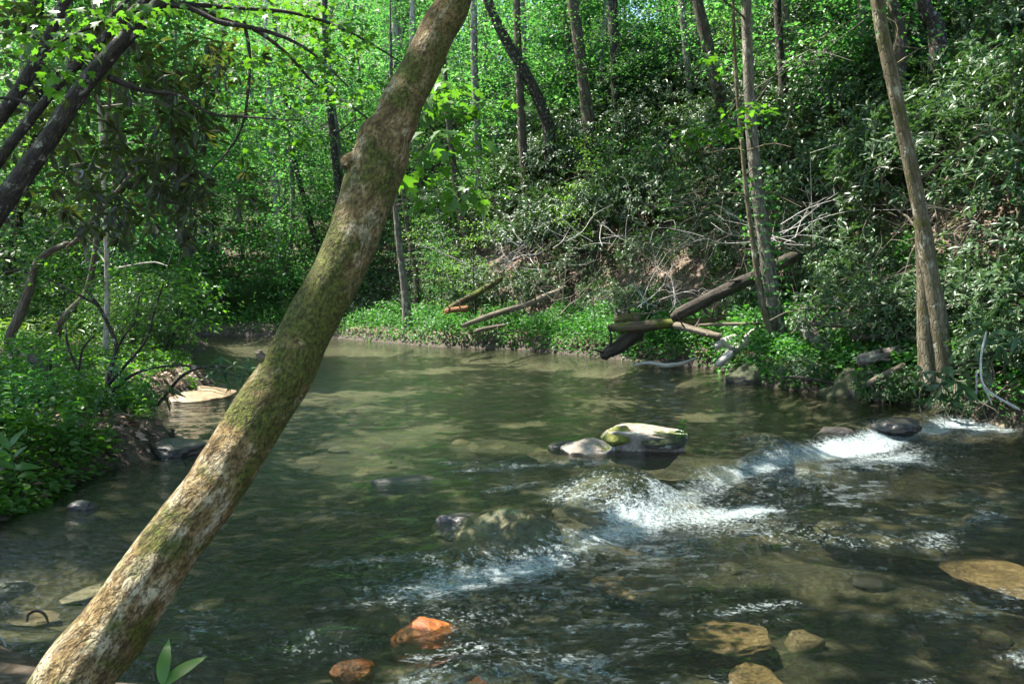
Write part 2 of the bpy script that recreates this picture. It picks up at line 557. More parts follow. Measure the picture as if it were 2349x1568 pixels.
def water_mat():
    m, nt, b, out = new_mat('stream_water')
    nt.nodes.remove(b)
    L = nt.links.new
    tc = nd(nt, 'TexCoord')
    v = tc.outputs['Object']
    ar = nd(nt, 'Attribute', attribute_name='rapid').outputs['Fac']
    af = nd(nt, 'Attribute', attribute_name='foam').outputs['Fac']
    v1 = mapping(nt, v, (1.0, 1.6, 1.0))
    n1 = tex_noise(nt, v1, 3.2, 5, 0.6, 0.6)
    n2 = tex_noise(nt, v1, 13.0, 4, 0.6, 0.5)
    n3 = tex_noise(nt, v, 42.0, 3, 0.6, 0.3)
    h = math_n(nt, 'ADD', math_n(nt, 'MULTIPLY', n1, 0.022), math_n(nt, 'MULTIPLY', n2, 0.010))
    h2 = math_n(nt, 'ADD', math_n(nt, 'MULTIPLY', n2, 0.045), math_n(nt, 'MULTIPLY', n3, 0.022))
    h = math_n(nt, 'ADD', h, math_n(nt, 'MULTIPLY', h2, ar))
    bp = nd(nt, 'Bump'); bp.inputs['Strength'].default_value = 1.0; bp.inputs['Distance'].default_value = 1.0
    L(h, bp.inputs['Height'])
    N = bp.outputs[0]
    fr = nd(nt, 'Fresnel'); fr.inputs['IOR'].default_value = 1.333; L(N, fr.inputs['Normal'])
    tr = nd(nt, 'BsdfTransparent'); tr.inputs['Color'].default_value = (.60, .64, .57, 1)
    gl = nd(nt, 'BsdfGlossy'); gl.inputs['Roughness'].default_value = 0.025; gl.inputs['Color'].default_value = (1, 1, 1, 1); L(N, gl.inputs['Normal'])
    ms = nd(nt, 'MixShader'); L(fr.outputs[0], ms.inputs[0]); L(tr.outputs[0], ms.inputs[1]); L(gl.outputs[0], ms.inputs[2])
    vf = mapping(nt, v, (1.0, 1.0, 1.0))
    nf = tex_noise(nt, vf, 23.0, 7, 0.75, 1.0)
    nf2 = tex_noise(nt, vf, 70.0, 3, 0.7)
    f = math_n(nt, 'MULTIPLY', math_n(nt, 'SUBTRACT', nf, 0.5), 2.6)
    f = math_n(nt, 'ADD', f, math_n(nt, 'MULTIPLY', math_n(nt, 'SUBTRACT', nf2, 0.5), 0.7))
    f = math_n(nt, 'ADD', f, math_n(nt, 'MULTIPLY', af, 1.0))
    f = math_n(nt, 'MULTIPLY', ramp(nt, f, [(.30, 0.0), (.42, .18), (.95, 0.60)]), ramp(nt, af, [(.03, 0.0), (.2, 1.0)]))
    df = nd(nt, 'BsdfPrincipled'); df.inputs['Base Color'].default_value = (.46, .54, .55, 1); df.inputs['Roughness'].default_value = 0.35; L(N, df.inputs['Normal'])
    mf = nd(nt, 'MixShader'); L(f, mf.inputs[0]); L(ms.outputs[0], mf.inputs[1]); L(df.outputs[0], mf.inputs[2])
    L(mf.outputs[0], out.inputs['Surface'])
    return m


M['ground'] = ground_mat()
M['water'] = water_mat()

# ------------------------------------------------------------------ the stream's outline and the ground
NEAR = [(11, -4), (11, -3), (3.5, -1), (2.0, 2.5), (0, 3.0), (-1.2, 3.2), (-2.2, 3.75), (-3.2, 3.9), (-4.8, 4.4), (-4.8, 5.6)]
LEFT = [(-3.85, 6.0), (-3.85, 6.6), (-3.95, 7.3), (-3.95, 8.2), (-3.75, 8.8), (-3.75, 9.5), (-4.5, 10.2), (-5.25, 11.6), (-5.9, 13.0), (-5.5, 14.4), (-6.0, 16.5),
        (-7.8, 19), (-9.4, 22.5), (-10.7, 28), (-12.5, 32.5), (-20, 34), (-40, 34)]
RIGHT = [(-40, 40), (-20, 40.2), (-14, 39.5), (-9.5, 38), (-8.1, 36.9), (-5.9, 34.0), (-2.8, 29.8), (.4, 28.0), (2.9, 23.7), (5.0, 20.2), (4.9, 17.2), (5.2, 15.6),
         (5.75, 14.6), (6.7, 12.9), (7.5, 11.6), (8.8, 9), (10.2, 5), (11, 0)]
POLY = np.array(NEAR + LEFT + RIGHT, float)
SEG_RIGHT0 = len(NEAR) + len(LEFT) - 1


def river(x, y):
    """signed distance to the waterline (positive on land) and whether the nearest bank is the right one"""
    P = np.stack([np.ravel(x), np.ravel(y)], -1).astype(float)
    best = np.full(len(P), 1e9)
    idx = np.zeros(len(P), int)
    inside = np.zeros(len(P), bool)
    n = len(POLY)
    for k in range(n):
        a, b = POLY[k], POLY[(k + 1) % n]
        e = b - a
        t = np.clip(((P - a) @ e) / (e @ e), 0, 1)
        d = np.linalg.norm(P - (a + t[:, None] * e), axis=1)
        w = d < best
        best[w] = d[w]
        idx[w] = k
        c = ((a[1] > P[:, 1]) != (b[1] > P[:, 1]))
        with np.errstate(divide='ignore', invalid='ignore'):
            xi = (b[0] - a[0]) * (P[:, 1] - a[1]) / (b[1] - a[1] + 1e-12) + a[0]
        inside ^= c & (P[:, 0] < xi)
    sd = np.where(inside, -best, best)
    return sd.reshape(np.shape(x)), (idx >= SEG_RIGHT0).reshape(np.shape(x))


# the ledge where the pool spills: points along it with height of the drop and whiteness of the water below it
LEDGE = np.array([(9.5, 13.2, .16, .3), (7.5, 12.3, .18, .75), (6.6, 12.4, .18, .9), (5.5, 11.4, .16, .5), (4.36, 10.35, .18, .95), (3.6, 9.8, .16, .75), (2.9, 9.3, .15, .6), (2.05, 8.5, .15, .68),
                  (1.43, 7.5, .15, .60), (1.0, 6.75, .14, .6), (.6, 6.3, .13, .52), (.15, 5.7, .12, .5), (-.5, 5.2, .10, .5), (-.95, 5.0, .08, .2), (-1.6, 4.5, .06, .0), (-3.4, 3.6, .06, .0)])


def ledge(x, y):
    """downstream distance from the ledge (negative upstream), drop height, whiteness"""
    P = np.stack([np.ravel(x), np.ravel(y)], -1).astype(float)
    best = np.full(len(P), 1e9)
    sg = np.ones(len(P)); dr = np.zeros(len(P)); wh = np.zeros(len(P))
    for k in range(len(LEDGE) - 1):
        a, b = LEDGE[k], LEDGE[k + 1]
        e = b[:2] - a[:2]
        t = np.clip(((P - a[:2]) @ e) / (e @ e), 0, 1)
        v = P - (a[:2] + t[:, None] * e)
        d = np.linalg.norm(v, axis=1)
        w = d < best
        best[w] = d[w]
        cr = e[0] * (P[:, 1] - a[1]) - e[1] * (P[:, 0] - a[0])
        sg[w] = np.where(cr[w] > 0, 1, -1)
        dr[w] = (a[2] + (b[2] - a[2]) * t)[w]
        wh[w] = (a[3] + (b[3] - a[3]) * t)[w]
    s = np.shape(x)
    return (best * sg).reshape(s), dr.reshape(s), wh.reshape(s)


# water riding over sunken boulders: x, y, half-lengths, height, whiteness
HUMPS = [(.92, 7.1, .56, .42, .25, .55), (-.02, 5.95, .42, .28, .16, .18), (3.05, 9.55, .40, .28, .14, .30), (.2, 8.5, .9, .25, .05, .30),
         (-.9, 4.2, .35, .25, .07, .15), (-.2, 3.75, .5, .3, .06, .22), (2.6, 6.35, .5, .3, .06, .30), (5.3, 11.2, .5, .3, .08, .25)]


def water_height(x, y):
    s, dr, wh = ledge(x, y)
    wob = 0.16 * noise(np.stack([x * 1.7, y * 1.7], -1), 3)
    z = -dr * sstep(-.25, .45, s + wob)
    for hx, hy, a, b, h, w in HUMPS:
        q = ((x - hx) / a) ** 2 + ((y - hy) / b) ** 2
        z = z + h * np.exp(-q * 1.3)
    return z


def ground_height(x, y):
    x = np.asarray(x, float); y = np.asarray(y, float)
    d, right = river(x, y)
    p = np.stack([x, y], -1)
    n1 = fbm(p * 0.35, 5, 4)
    n2 = fbm(p * 1.7, 9, 3)
    wz = water_height(x, y)
    bed = np.minimum(wz, 0) - 0.05 - 0.34 * sstep(0.0, 1.3, -d) + 0.06 * n1 + 0.07 * n2
    k = sstep(-16, -5, x)
    sl = 0.30 + 0.58 * k
    dr_ = np.maximum(d - 1.8, 0)
    hr = 0.55 * sstep(0, .40, d) + 0.10 * np.minimum(np.maximum(d, 0), 3) + sl * np.minimum(dr_, 14) * sstep(0, 2.5, dr_) + 0.28 * np.maximum(dr_ - 14, 0) + 0.28 * n1 * sstep(.5, 3, d) + .07 * n2
    hl = 0.34 * sstep(0, .5, d) + 0.13 * np.minimum(np.maximum(d, 0), 3) + 0.35 * np.maximum(d - 26, 0) + 0.22 * n1 * sstep(.5, 3, d) + .07 * n2
    far = 0.42 * np.maximum(y - 56, 0) * (1 - k)
    h = np.where(right, hr, hl) + far
    return np.where(d < 0, bed, np.maximum(h - 0.05, -0.04))


def gz(x, y):
    return float(ground_height(np.array([x]), np.array([y]))[0])


def axis(*parts):
    return np.unique(np.concatenate([np.arange(a, b, s) for a, b, s in parts]))


gx = axis((-90, -30, 3), (-30, -8, .6), (-8, 12, .16), (12, 32, .5), (32, 92, 3))
gy = axis((-12, 2, 1), (2, 18, .16), (18, 42, .33), (42, 70, 1), (70, 132, 3))
X, Y = np.meshgrid(gx, gy, indexing='ij')
Z = ground_height(X, Y)
ny = len(gy)
i, j = np.meshgrid(np.arange(len(gx) - 1), np.arange(ny - 1), indexing='ij')
GF = np.stack([i * ny + j, (i + 1) * ny + j, (i + 1) * ny + j + 1, i * ny + j + 1], -1).reshape(-1, 4)
kind(link('ground', make_mesh('ground', np.stack([X, Y, Z], -1).reshape(-1, 3), [GF], M['ground'], True)), 'structure')

# ------------------------------------------------------------------ the water
wx = np.arange(-16, 12, 0.05)
wy = [0.5]
while wy[-1] < 43:
    wy.append(wy[-1] + max(0.03, 0.011 * wy[-1]))
wy = np.array(wy)
X, Y = np.meshgrid(wx, wy, indexing='ij')
d, _ = river(X, Y)
s, dr, wh = ledge(X, Y)
Z = water_height(X, Y)
p = np.stack([X, Y], -1)
below = sstep(-.3, .5, s)
rap = np.exp(-((s - .5) / .9) ** 2) * np.clip(.25 + wh, 0, 1)
rap = np.maximum(rap, 0.40 * sstep(-.5, .8, s) * np.exp(-np.maximum(s - 1.0, 0) / 3.0))
rap = np.maximum(rap, 0.50 * sstep(8.8, 6, Y) * (.75 + .5 * noise(p * .9, 44)))
rap = np.maximum(rap, 0.20)
foam = np.zeros_like(X)
along = .85 + .6 * noise(p * 1.3, 21)
foam = np.maximum(foam, wh * along * np.exp(-((s - .28) / .22) ** 2) * 1.25)
foam = np.maximum(foam, wh * along * .62 * np.exp(-np.abs(s - .75) / .55) * sstep(-.1, .3, s))
for hx, hy, a, b, h, w in HUMPS:
    u, v = (X - hx) / a, (Y - hy) / b
    q = u * u + v * v
    foam = np.maximum(foam, w * (np.exp(-((np.sqrt((u * .9) ** 2 + (v + .55) ** 2) - .55) / .5) ** 2) * sstep(.35, -.5, v)) * (0.8 + .5 * noise(p * 3, 33)))
    rap = np.maximum(rap, .8 * np.exp(-q * .8))
# streaks of bubbles drifting below the ledge and thin lines in the riffles
st = fbm(np.stack([X * .9 + Y * .35, Y * 2.6 - X * .9], -1), 41, 4)
foam = np.maximum(foam, .34 * sstep(.22, .5, st) * np.exp(-np.maximum(s - .4, 0) / 2.6) * sstep(-.5, .6, s) * sstep(9.5, 7, Y + 0 * X) + 0)
foam = np.maximum(foam, .24 * sstep(.25, .5, st) * sstep(8.6, 7, Y) * sstep(-2.2, -1.0, X))
for (ax, ay, bx, by, w, wd) in [(-.55, 7.95, 1.0, 8.45, .42, .10), (-.25, 7.1, .35, 7.35, .34, .09), (3.2, 6.1, 4.2, 6.9, .34, .14), (.87, 6.45, 2.2, 7.05, .72, .20),
                                (-.45, 3.9, .1, 4.1, .32, .10), (-.5, 3.5, .4, 3.85, .36, .14), (2.6, 4.0, 3.6, 4.25, .36, .1), (1.2, 4.6, 1.7, 4.8, .36, .1), (-1.3, 5.1, -.2, 5.4, .3, .12)]:
    e = np.array([bx - ax, by - ay]); t = np.clip(((X - ax) * e[0] + (Y - ay) * e[1]) / (e @ e), 0, 1)
    dd = np.hypot(X - ax - t * e[0], Y - ay - t * e[1]) + .10 * noise(p * 2.2, 51)
    foam = np.maximum(foam, w * np.exp(-(dd / wd) ** 2))
    rap = np.maximum(rap, .7 * np.exp(-(dd / (wd * 2)) ** 2))
flow = np.stack([X * 1.5 + Y * .5, Y * 2.8 - X * .6], -1)
Z = Z + rap * (.050 * fbm(flow * .8, 61, 4) + .016 * fbm(flow * 3.2, 67, 2)) + .004 * fbm(flow * .9, 71, 3)
foam = np.clip(foam, 0, 1.2)
rap = np.clip(rap * 1.1 - .1, 0.0, 1)
ny = len(wy)
i, j = np.meshgrid(np.arange(len(wx) - 1), np.arange(ny - 1), indexing='ij')
F = np.stack([i * ny + j, (i + 1) * ny + j, (i + 1) * ny + j + 1, i * ny + j + 1], -1).reshape(-1, 4)
keep = (d.ravel()[F] < 0.5).any(1)
F = F[keep]
use = np.unique(F)
remap = np.zeros(X.size, int); remap[use] = np.arange(len(use))
kind(link('stream_water', make_mesh('stream_water', np.stack([X, Y, Z], -1).reshape(-1, 3)[use], [remap[F]], M['water'], True,
     {'foam': foam.ravel()[use], 'rapid': rap.ravel()[use]})), 'structure')

# ------------------------------------------------------------------ rocks
_bm = bmesh.new(); bmesh.ops.create_icosphere(_bm, subdivisions=5, radius=1.0)
ICO5 = (np.array([v.co[:] for v in _bm.verts]), np.array([[v.index for v in f.verts] for f in _bm.faces])); _bm.free()
_bm = bmesh.new(); bmesh.ops.create_icosphere(_bm, subdivisions=3, radius=1.0)
ICO3 = (np.array([v.co[:] for v in _bm.verts]), np.array([[v.index for v in f.verts] for f in _bm.faces])); _bm.free()


def rock_mesh(name, size, seed, m, ico=ICO5, flat=0.0, amp=.22):
    V, F = ico
    r = np.random.default_rng(seed)
    W = V.copy()
    for _ in range(7):                                   # a few flat faces, as split stone has
        n = unit(r.normal(size=3) * np.array([1, 1, .8])); dd = r.uniform(.62, .86)
        q = W @ n
        W = W - n * np.maximum(q - dd, 0)[:, None] * .85
    W = W * (1 + amp * fbm(V * 1.4, seed, 4)[:, None] + .05 * fbm(V * 6, seed + 3, 3)[:, None])
    if flat:
        W[:, 2] = np.where(W[:, 2] > flat, flat + (W[:, 2] - flat) * .25, W[:, 2])
    return make_mesh(name, W * np.asarray(size), [F], m, True)


def rock(name, label, cat, loc, size, seed, m, rz=0.0, group=None, flat=0.0, ico=ICO5, amp=.22, tilt=(0, 0)):
    o = link(name, rock_mesh(name, size, seed, m, ico, flat, amp), None, loc, (tilt[0], tilt[1], rz))
    return tag(o, label, cat, group)


def px_rock(name, label, x, y, z, size, seed, m, dz=0.0, **kw):
    P = atz(x, y, z)
    return rock(name, label, kw.pop('cat', 'rock'), (P[0], P[1] + kw.pop('dy', 0.0), P[2] + dz), size, seed, m, **kw)


# the mossy slab in mid-stream
P = atz(1490, 1035, 0.02)
slab = thing('midstream_boulder', 'pale flat-topped boulder with moss and shaded face in mid-stream', 'boulder', (P[0], P[1] + .35, 0))
link('stone', rock_mesh('stone', (.54, .42, .31), 5, M['rock_top'], flat=.42, amp=.16), slab, (0.02, 0, .065), (.05, .05, .1))
link('moss_cushion', rock_mesh('moss_cushion', (.17, .20, .09), 8, M['moss'], ICO5, 0, .3), slab, (-.34, -.13, .15), (.35, -.45, .2))
link('moss_cushion', rock_mesh('moss_skirt', (.27, .10, .09), 9, M['rock_moss'], ICO5, 0, .25), slab, (.17, -.30, .12), (.5, 0, .1))
px_rock('midstream_stone', 'low pale stone wedged against the left side of the mossy midstream boulder', 1355, 1033, 0.0, (.36, .26, .16), 12, M['rock_top'], dz=-.03, rz=.35)
px_rock('midstream_stone', 'small dark wet stone at the upstream tip left of the midstream boulder', 1310, 1022, 0.0, (.30, .14, .09), 13, M['rock_dark'], dz=-.02, rz=.3)
px_rock('wet_stone', 'long low black stone breaking the pool surface left of centre', 950, 1100, 0.0, (.46, .16, .08), 14, M['rock_dark'], dz=-.05, rz=.15)
px_rock('wet_stone', 'dark reddish stone just behind the water-covered dome', 1085, 1200, 0.0, (.34, .18, .11), 15, M['rock_dark'], dz=-.03, rz=-.05)
for hx, hy, a, b, h, sd, lab in [(.92, 7.1, .46, .32, .16, 21, 'broad brown boulder under the sheet of white water below the midstream boulder'),
                                 (-.02, 5.95, .42, .26, .13, 22, 'rounded tan boulder domed beneath thin rushing water'),
                                 (3.05, 9.55, .36, .26, .14, 23, 'dark knob of rock in the spill line right of the midstream boulder')]:
    z = float(water_height(np.array([hx]), np.array([hy]))[0])
    rock('sunken_boulder', lab, 'boulder', (hx, hy, z - (.44 if sd == 23 else .34 if sd == 21 else .265)), (a, b, .25), sd, M['rock_dark'] if sd == 23 else M['rock_olive'] if sd == 21 else M['rock_pale'], .25)
px_rock('orange_rock', 'bright orange wet rock breaking the surface near the bottom centre', 968, 1452, -.12, (.21, .15, .085), 31, M['rock_orange'], dz=-.005, rz=.5)
px_rock('orange_rock', 'smaller orange rock awash just left of the bright orange one', 815, 1512, -.13, (.13, .09, .07), 32, M['rock_orange'], dz=-.075, rz=.2)
px_rock('ledge_rock', 'reddish brown rock above the white water by the right bank', 2060, 975, 0.0, (.40, .26, .14), 34, M['rock_dark'], dz=-.02, rz=.3)
px_rock('ledge_rock', 'dark wet rock at the left foot of the right-hand white water', 1940, 1000, 0.0, (.42, .22, .12), 35, M['rock_dark'], dz=-.08, rz=.5, dy=.45)
for x, y, s, m, sd, lab in [(180, 1295, .19, 'rock_pale', 41, 'flat sunlit stone with an orange edge under shallow water left of the leaning trunk'),
                            (95, 1300, .16, 'rock_tan', 42, 'dim tan stone under water left of the flat sunlit stone'),
                            (75, 1352, .15, 'rock_tan', 43, 'small tan stone under water below the flat sunlit stone'),
                            (50, 1437, .17, 'rock_pale', 44, 'pale stone under water beside the bottom left corner twigs'),
                            (175, 1222, .13, 'rock_tan', 45, 'small tan stone under water nearest the muddy left bank'),
                            (2320, 1262, .42, 'rock_sunlit_amber', 46, 'large stone under water at the right edge, painted sunlit gold'),
                            (1690, 1385, .26, 'rock_sunlit_amber', 47, 'sunlit patch of bed made as a flat amber stone under the bubbles at lower right'),
                            (1745, 1490, .20, 'rock_sunlit_amber', 48, 'sunlit patch of bed made as a broad amber stone below the bubble patch'),
                            (2000, 1165, .55, 'rock_olive', 49, 'long olive gold shelf of rock under the smooth water below the spill'),
                            (1480, 1275, .34, 'rock_sunlit_amber', 50, 'tan stone under water below the water-covered dome'),
                            (1070, 1490, .10, 'rock_orange', 51, 'little orange pebble lying right of the bright orange rock'),
                            (2280, 1560, .30, 'rock_sunlit_amber', 52, 'brown stone under water in the bottom right corner'),
                            (1550, 1500, .22, 'rock_olive', 53, 'yellowish stone under water at bottom right of centre')]:
    P = atz(x, y, -.16)
    rock('sunken_stone', lab, 'stone', (P[0], P[1], P[2] - s * .14 - .17), (s * 1.25, s * .9, s * .14), sd, M[m], random.uniform(0, 3), flat=.5)

stone_meshes = [rock_mesh('bed_stone', (1, .8, .42), 60 + k, M[('rock_olive', 'rock_tan', 'rock_dark', 'rock_olive')[k % 4]], ICO3) for k in range(8)]
n_st = 0
while n_st < 70:
    y = rng.uniform(3.4, 14); x = rng.uniform(-.62, .62) * y
    dd, _ = river(np.array([x]), np.array([y]))
    if dd[0] > -.25:
        continue
    s = rng.uniform(.08, .2)
    o = link('bed_stone', stone_meshes[n_st % 8], None, (x, y, gz(x, y) + s * .02), (0, 0, rng.uniform(0, 6)), s)
    tag(o, 'brown stone lying on the stream bed under shallow water', 'stone', 'stones on the stream bed')
    n_st += 1

# boulders and banks on the right
px_rock('bank_boulder', 'dark mossy boulder at the waterline left of the big lichen-patched boulder', 1755, 872, 0.0, (.95, .55, .40), 71, M['rock_moss'], dz=.08, rz=.1, dy=-.2)
px_rock('bank_boulder', 'big mossy boulder with pale lichen patches at the right waterline', 1975, 905, 0.0, (.85, .5, .50), 72, M['rock_moss'], dz=.02, rz=.2, dy=-.1)
px_rock('bank_boulder', 'dark rounded boulder half hidden under the roots of the double tree', 2060, 905, 0.0, (.35, .4, .42), 73, M['rock_dark'], dz=.10, rz=-.2)
px_rock('bank_boulder', 'long dark mossy rock shelf at the waterline by the right edge', 2280, 925, 0.0, (1.2, .6, .46), 74, M['rock_moss'], dz=.03, rz=-.35)
px_rock('sandbar', 'pale sunlit sandy gravel bar beside the left bank', 430, 905, 0.0, (.85, 1.1, .13), 75, M['rock_tan'], dz=.0, rz=.2, cat='sandbar')
px_rock('flat_stone', 'dark flat stone at the water edge of the sunlit sandbar', 438, 912, 0.0, (.40, .25, .12), 76, M['rock_dark'], dz=.0, rz=.1)
px_rock('mud_island', 'dark muddy spit of roots jutting from the left bank', 400, 1036, 0.0, (.42, .32, .16), 77, M['rock_dark'], dz=.0, rz=.05, cat='mud bank')
px_rock('wet_stone', 'small black stone poking from the water near the left bank', 190, 1165, 0.0, (.13, .08, .07), 78, M['rock_dark'], dz=.0)
px_rock('wet_stone', 'black wet stone at the left edge of the near water', 15, 1335, -.05, (.16, .1, .07), 79, M['rock_dark'], dz=-.05)

px_rock('bank_boulder', 'dark wet boulder wedged beneath the foot of the double trunk', 2150, 925, 0.0, (.55, .4, .42), 80, M['rock_dark'], dz=.12, rz=.3, dy=.35)
px_rock('bank_boulder', 'dark stone under the roots right of the double trunk', 2240, 930, 0.0, (.45, .35, .36), 81, M['rock_dark'], dz=.12, rz=-.3, dy=.3)

# ------------------------------------------------------------------ plants: growing branches towards leaf clusters
def grow(mb, nodes, targets, r=rng, sag=.12, rmax=.03, sides=4, taper=.55, tip=.004, kmul=.010):
    """nodes: list of (x,y,z,radius) along existing wood; each target is joined to the nearest wood by a crooked twig"""
    N = np.array(nodes, float)
    T = np.asarray(targets, float)
    if not len(T):
        return
    dmin = np.min(np.linalg.norm(T[:, None] - N[None, :, :3], axis=2), axis=1) if len(T) * len(N) < 4e6 else np.linalg.norm(T - N[0, :3], axis=1)
    buf = np.zeros((len(N) + 4 * len(T), 4)); buf[:len(N)] = N
    n = len(N)
    for k in np.argsort(dmin):
        t = T[k]
        dd = np.linalg.norm(buf[:n, :3] - t, axis=1) + np.maximum(buf[:n, 2] - t[2], 0) * .4
        a = buf[np.argmin(dd)]
        ln = np.linalg.norm(t - a[:3])
        if ln < .02:
            continue
        q = spline(np.array([a[:3], a[:3] + (t - a[:3]) * .5 + r.normal(size=3) * ln * .14 + np.array([0, 0, sag * ln]), t]), 6)
        r0 = min(a[3] * .7, rmax, tip + kmul * ln)
        rr = np.linspace(r0, tip, 6)
        tube(mb, q, rr, sides, cap=False)
        for m_ in (1, 2, 3, 5):
            buf[n] = (*q[m_], rr[m_]); n += 1


def whorls(mb, C, A, nl, L, W, shape='lance', droop=.25, r=rng, spread=.55, objs=None):
    """rosettes of leaves round twig ends: C centres, A twig directions"""
    C = np.asarray(C); A = unit(A)
    n = len(C)
    cnt = r.integers(nl - 2, nl + 3, n)
    idx = np.repeat(np.arange(n), cnt)
    m = len(idx)
    a = A[idx]
    u = unit(np.cross(a, np.array([.3, .2, .93])[None] + 0 * a)); v = np.cross(a, u)
    ph = r.uniform(0, 2 * math.pi, m)
    D = unit(u * np.cos(ph)[:, None] + v * np.sin(ph)[:, None] + a * r.normal(spread, .25, m)[:, None] + np.array([0, 0, -1]) * (droop + r.uniform(-.15, .25, m))[:, None])
    Nn = unit(a + np.array([0, 0, .7]) + r.normal(size=(m, 3)) * .25)
    P = C[idx] + D * .02
    LL = L * r.uniform(.65, 1.15, m)
    if objs is None:
        leaves(mb, P, D, Nn, LL, W * r.uniform(.8, 1.2, m) * LL / L, shape)
    return P, D, Nn, LL


def sprays(mb, C, rad, per, L, W, shape='diamond', flat=.3, r=rng, tilt=.45, cull=None):
    """flattish layers of leaves round each centre, as beech and maple hold them"""
    C = np.asarray(C)
    n = len(C) * per
    if n == 0:
        return
    c = np.repeat(C, per, 0)
    o = r.normal(size=(n, 3)) * np.array([.5, .5, .5 * flat])
    P = c + o * (np.repeat(rad, per)[:, None] if hasattr(rad, '__len__') else rad)
    D = unit(o * np.array([1, 1, .3]) + r.normal(size=(n, 3)) * np.array([.5, .5, .25]) - np.array([0, 0, .25]))
    N = unit(np.array([0, 0, 1.0]) + r.normal(size=(n, 3)) * tilt)
    if cull is not None:
        k = ~cull(P)
        P, D, N = P[k], D[k], N[k]
        n = len(P)
    s = r.uniform(.6, 1.25, n)
    leaves(mb, P, D, N, L * s, W * s, shape)


def ellipsoid_pts(n, c, rad, r=rng, shell=.35):
    d = rnd_dirs(n, r)
    q = r.uniform(0, 1, n) ** shell
    return np.asarray(c) + d * q[:, None] * np.asarray(rad)


# ------------------------------------------------------------------ rhododendrons on the far bank
def rhodo_bush(seed, dense=300):
    r = np.random.default_rng(seed)
    root = thing('rhododendron_bush', 'dark green rhododendron bush in the thicket covering the far bank slope', 'shrub', (0, 0, 0), 'rhododendrons on the far bank slope')
    w, h = r.uniform(1.3, 1.8), r.uniform(2.2, 3.0)
    st = MB(); fo = MB()
    nodes = []
    for k in range(r.integers(4, 7)):
        a = r.uniform(0, 6.28); ln = r.uniform(.5, 1.0)
        q = np.array([[r.normal() * .12, r.normal() * .12, -.2], [math.cos(a) * w * .3 * ln, math.sin(a) * w * .3 * ln, h * .3], [math.cos(a + .4) * w * .6 * ln, math.sin(a + .4) * w * .6 * ln, h * .62]])
        p_ = spline(q, 10) + np.concatenate([np.zeros((1, 3)), r.normal(size=(9, 3)) * .05])
        rr = np.linspace(.045, .02, 10) * r.uniform(.7, 1.2)
        tube(st, p_, rr, 6, cap=False)
        nodes += [(*p_[m], rr[m]) for m in range(3, 10)]
    d = rnd_dirs(dense * 2, r); d = d[d[:, 2] > -.35][:dense]
    lump = 1 + .28 * fbm(d * 1.8, seed, 2)
    C = np.stack([d[:, 0] * w, d[:, 1] * w, h * .52 + d[:, 2] * h * .48], -1) * (lump * r.uniform(.72, 1.05, len(d)))[:, None]
    grow(st, nodes, C[::2], r, .05, .02, 3, tip=.004)
    A = unit(d * np.array([1, 1, .6]) + np.array([0, 0, .55]) + r.normal(size=d.shape) * .3)
    whorls(fo, C, A, 8, .21, .055, 'lance', .12, r)
    # dead grey twigs low in the bush
    for k in range(16):
        a = r.uniform(0, 6.28); b = np.array([math.cos(a), math.sin(a), 0]) * w * r.uniform(.2, .8) + np.array([0, 0, r.uniform(.1, .9)])
        e = b + unit(r.normal(size=3) + np.array([math.cos(a), math.sin(a), .1])) * r.uniform(.4, 1.0)
        tube(st, spline(np.array([b, (b + e) / 2 + r.normal(size=3) * .08, e]), 5), np.linspace(.008, .003, 5), 3, cap=False)
    link('stem', st.mesh('rhododendron_stem', M['twig']), root)
    link('foliage', fo.mesh('rhododendron_foliage', M['rhodo'], False), root)
    return root


protos = [rhodo_bush(100 + k) for k in range(8)]
# places: a jittered grid over the slope, thinned where the photograph shows bare ground and logs
CLEAR = [(at(1900, 655, 17.5), 1.3), (at(1620, 720, 19.5), 1.6), (at(1800, 640, 19), 1.2), (at(1300, 700, 26), 1.3), (at(2080, 720, 15), 1.5), (at(1480, 680, 21.5), 1.4), (at(1860, 700, 17), 1.2), (at(1700, 660, 20), 1.2)]
spots = []
for gx_ in np.arange(-16, 34, 1.6):
    for gy_ in np.arange(8, 52, 1.6):
        x = gx_ + rng.uniform(-.6, .6); y = gy_ + rng.uniform(-.6, .6)
        d_, rt = river(np.array([x]), np.array([y]))
        if not rt[0] or d_[0] < 1.9 + .5 * rng.uniform() or d_[0] > 18 or abs(x / y) > .78 or (x < -3 and rng.uniform() < .55) or (x < -9):
            continue
        if any(np.hypot(x - c[0], y - c[1]) < r_ * .75 for c, r_ in CLEAR):
            continue
        if rng.uniform() < .10:
            continue
        spots.append((x, y, d_[0]))
for x, y, sc in [(8.6, 12.6, .62), (9.2, 11.2, .7), (9.9, 13.0, .8), (8.2, 13.8, .6), (10.2, 9.8, .7), (7.9, 12.6, .5), (8.9, 13.4, .8), (9.6, 12.2, .85), (8.0, 14.6, .75), (7.2, 14.4, .6), (9.4, 14.4, .9), (6.6, 15.8, .7), (8.6, 11.4, .5), (7.45, 12.25, .36), (6.25, 13.35, .36), (6.9, 12.35, .26), (7.9, 11.7, .36), (5.6, 15.2, .34), (8.4, 10.6, .4)]:
    spots.append((x, y, -sc))
spots = spots[-290:]
used = set()
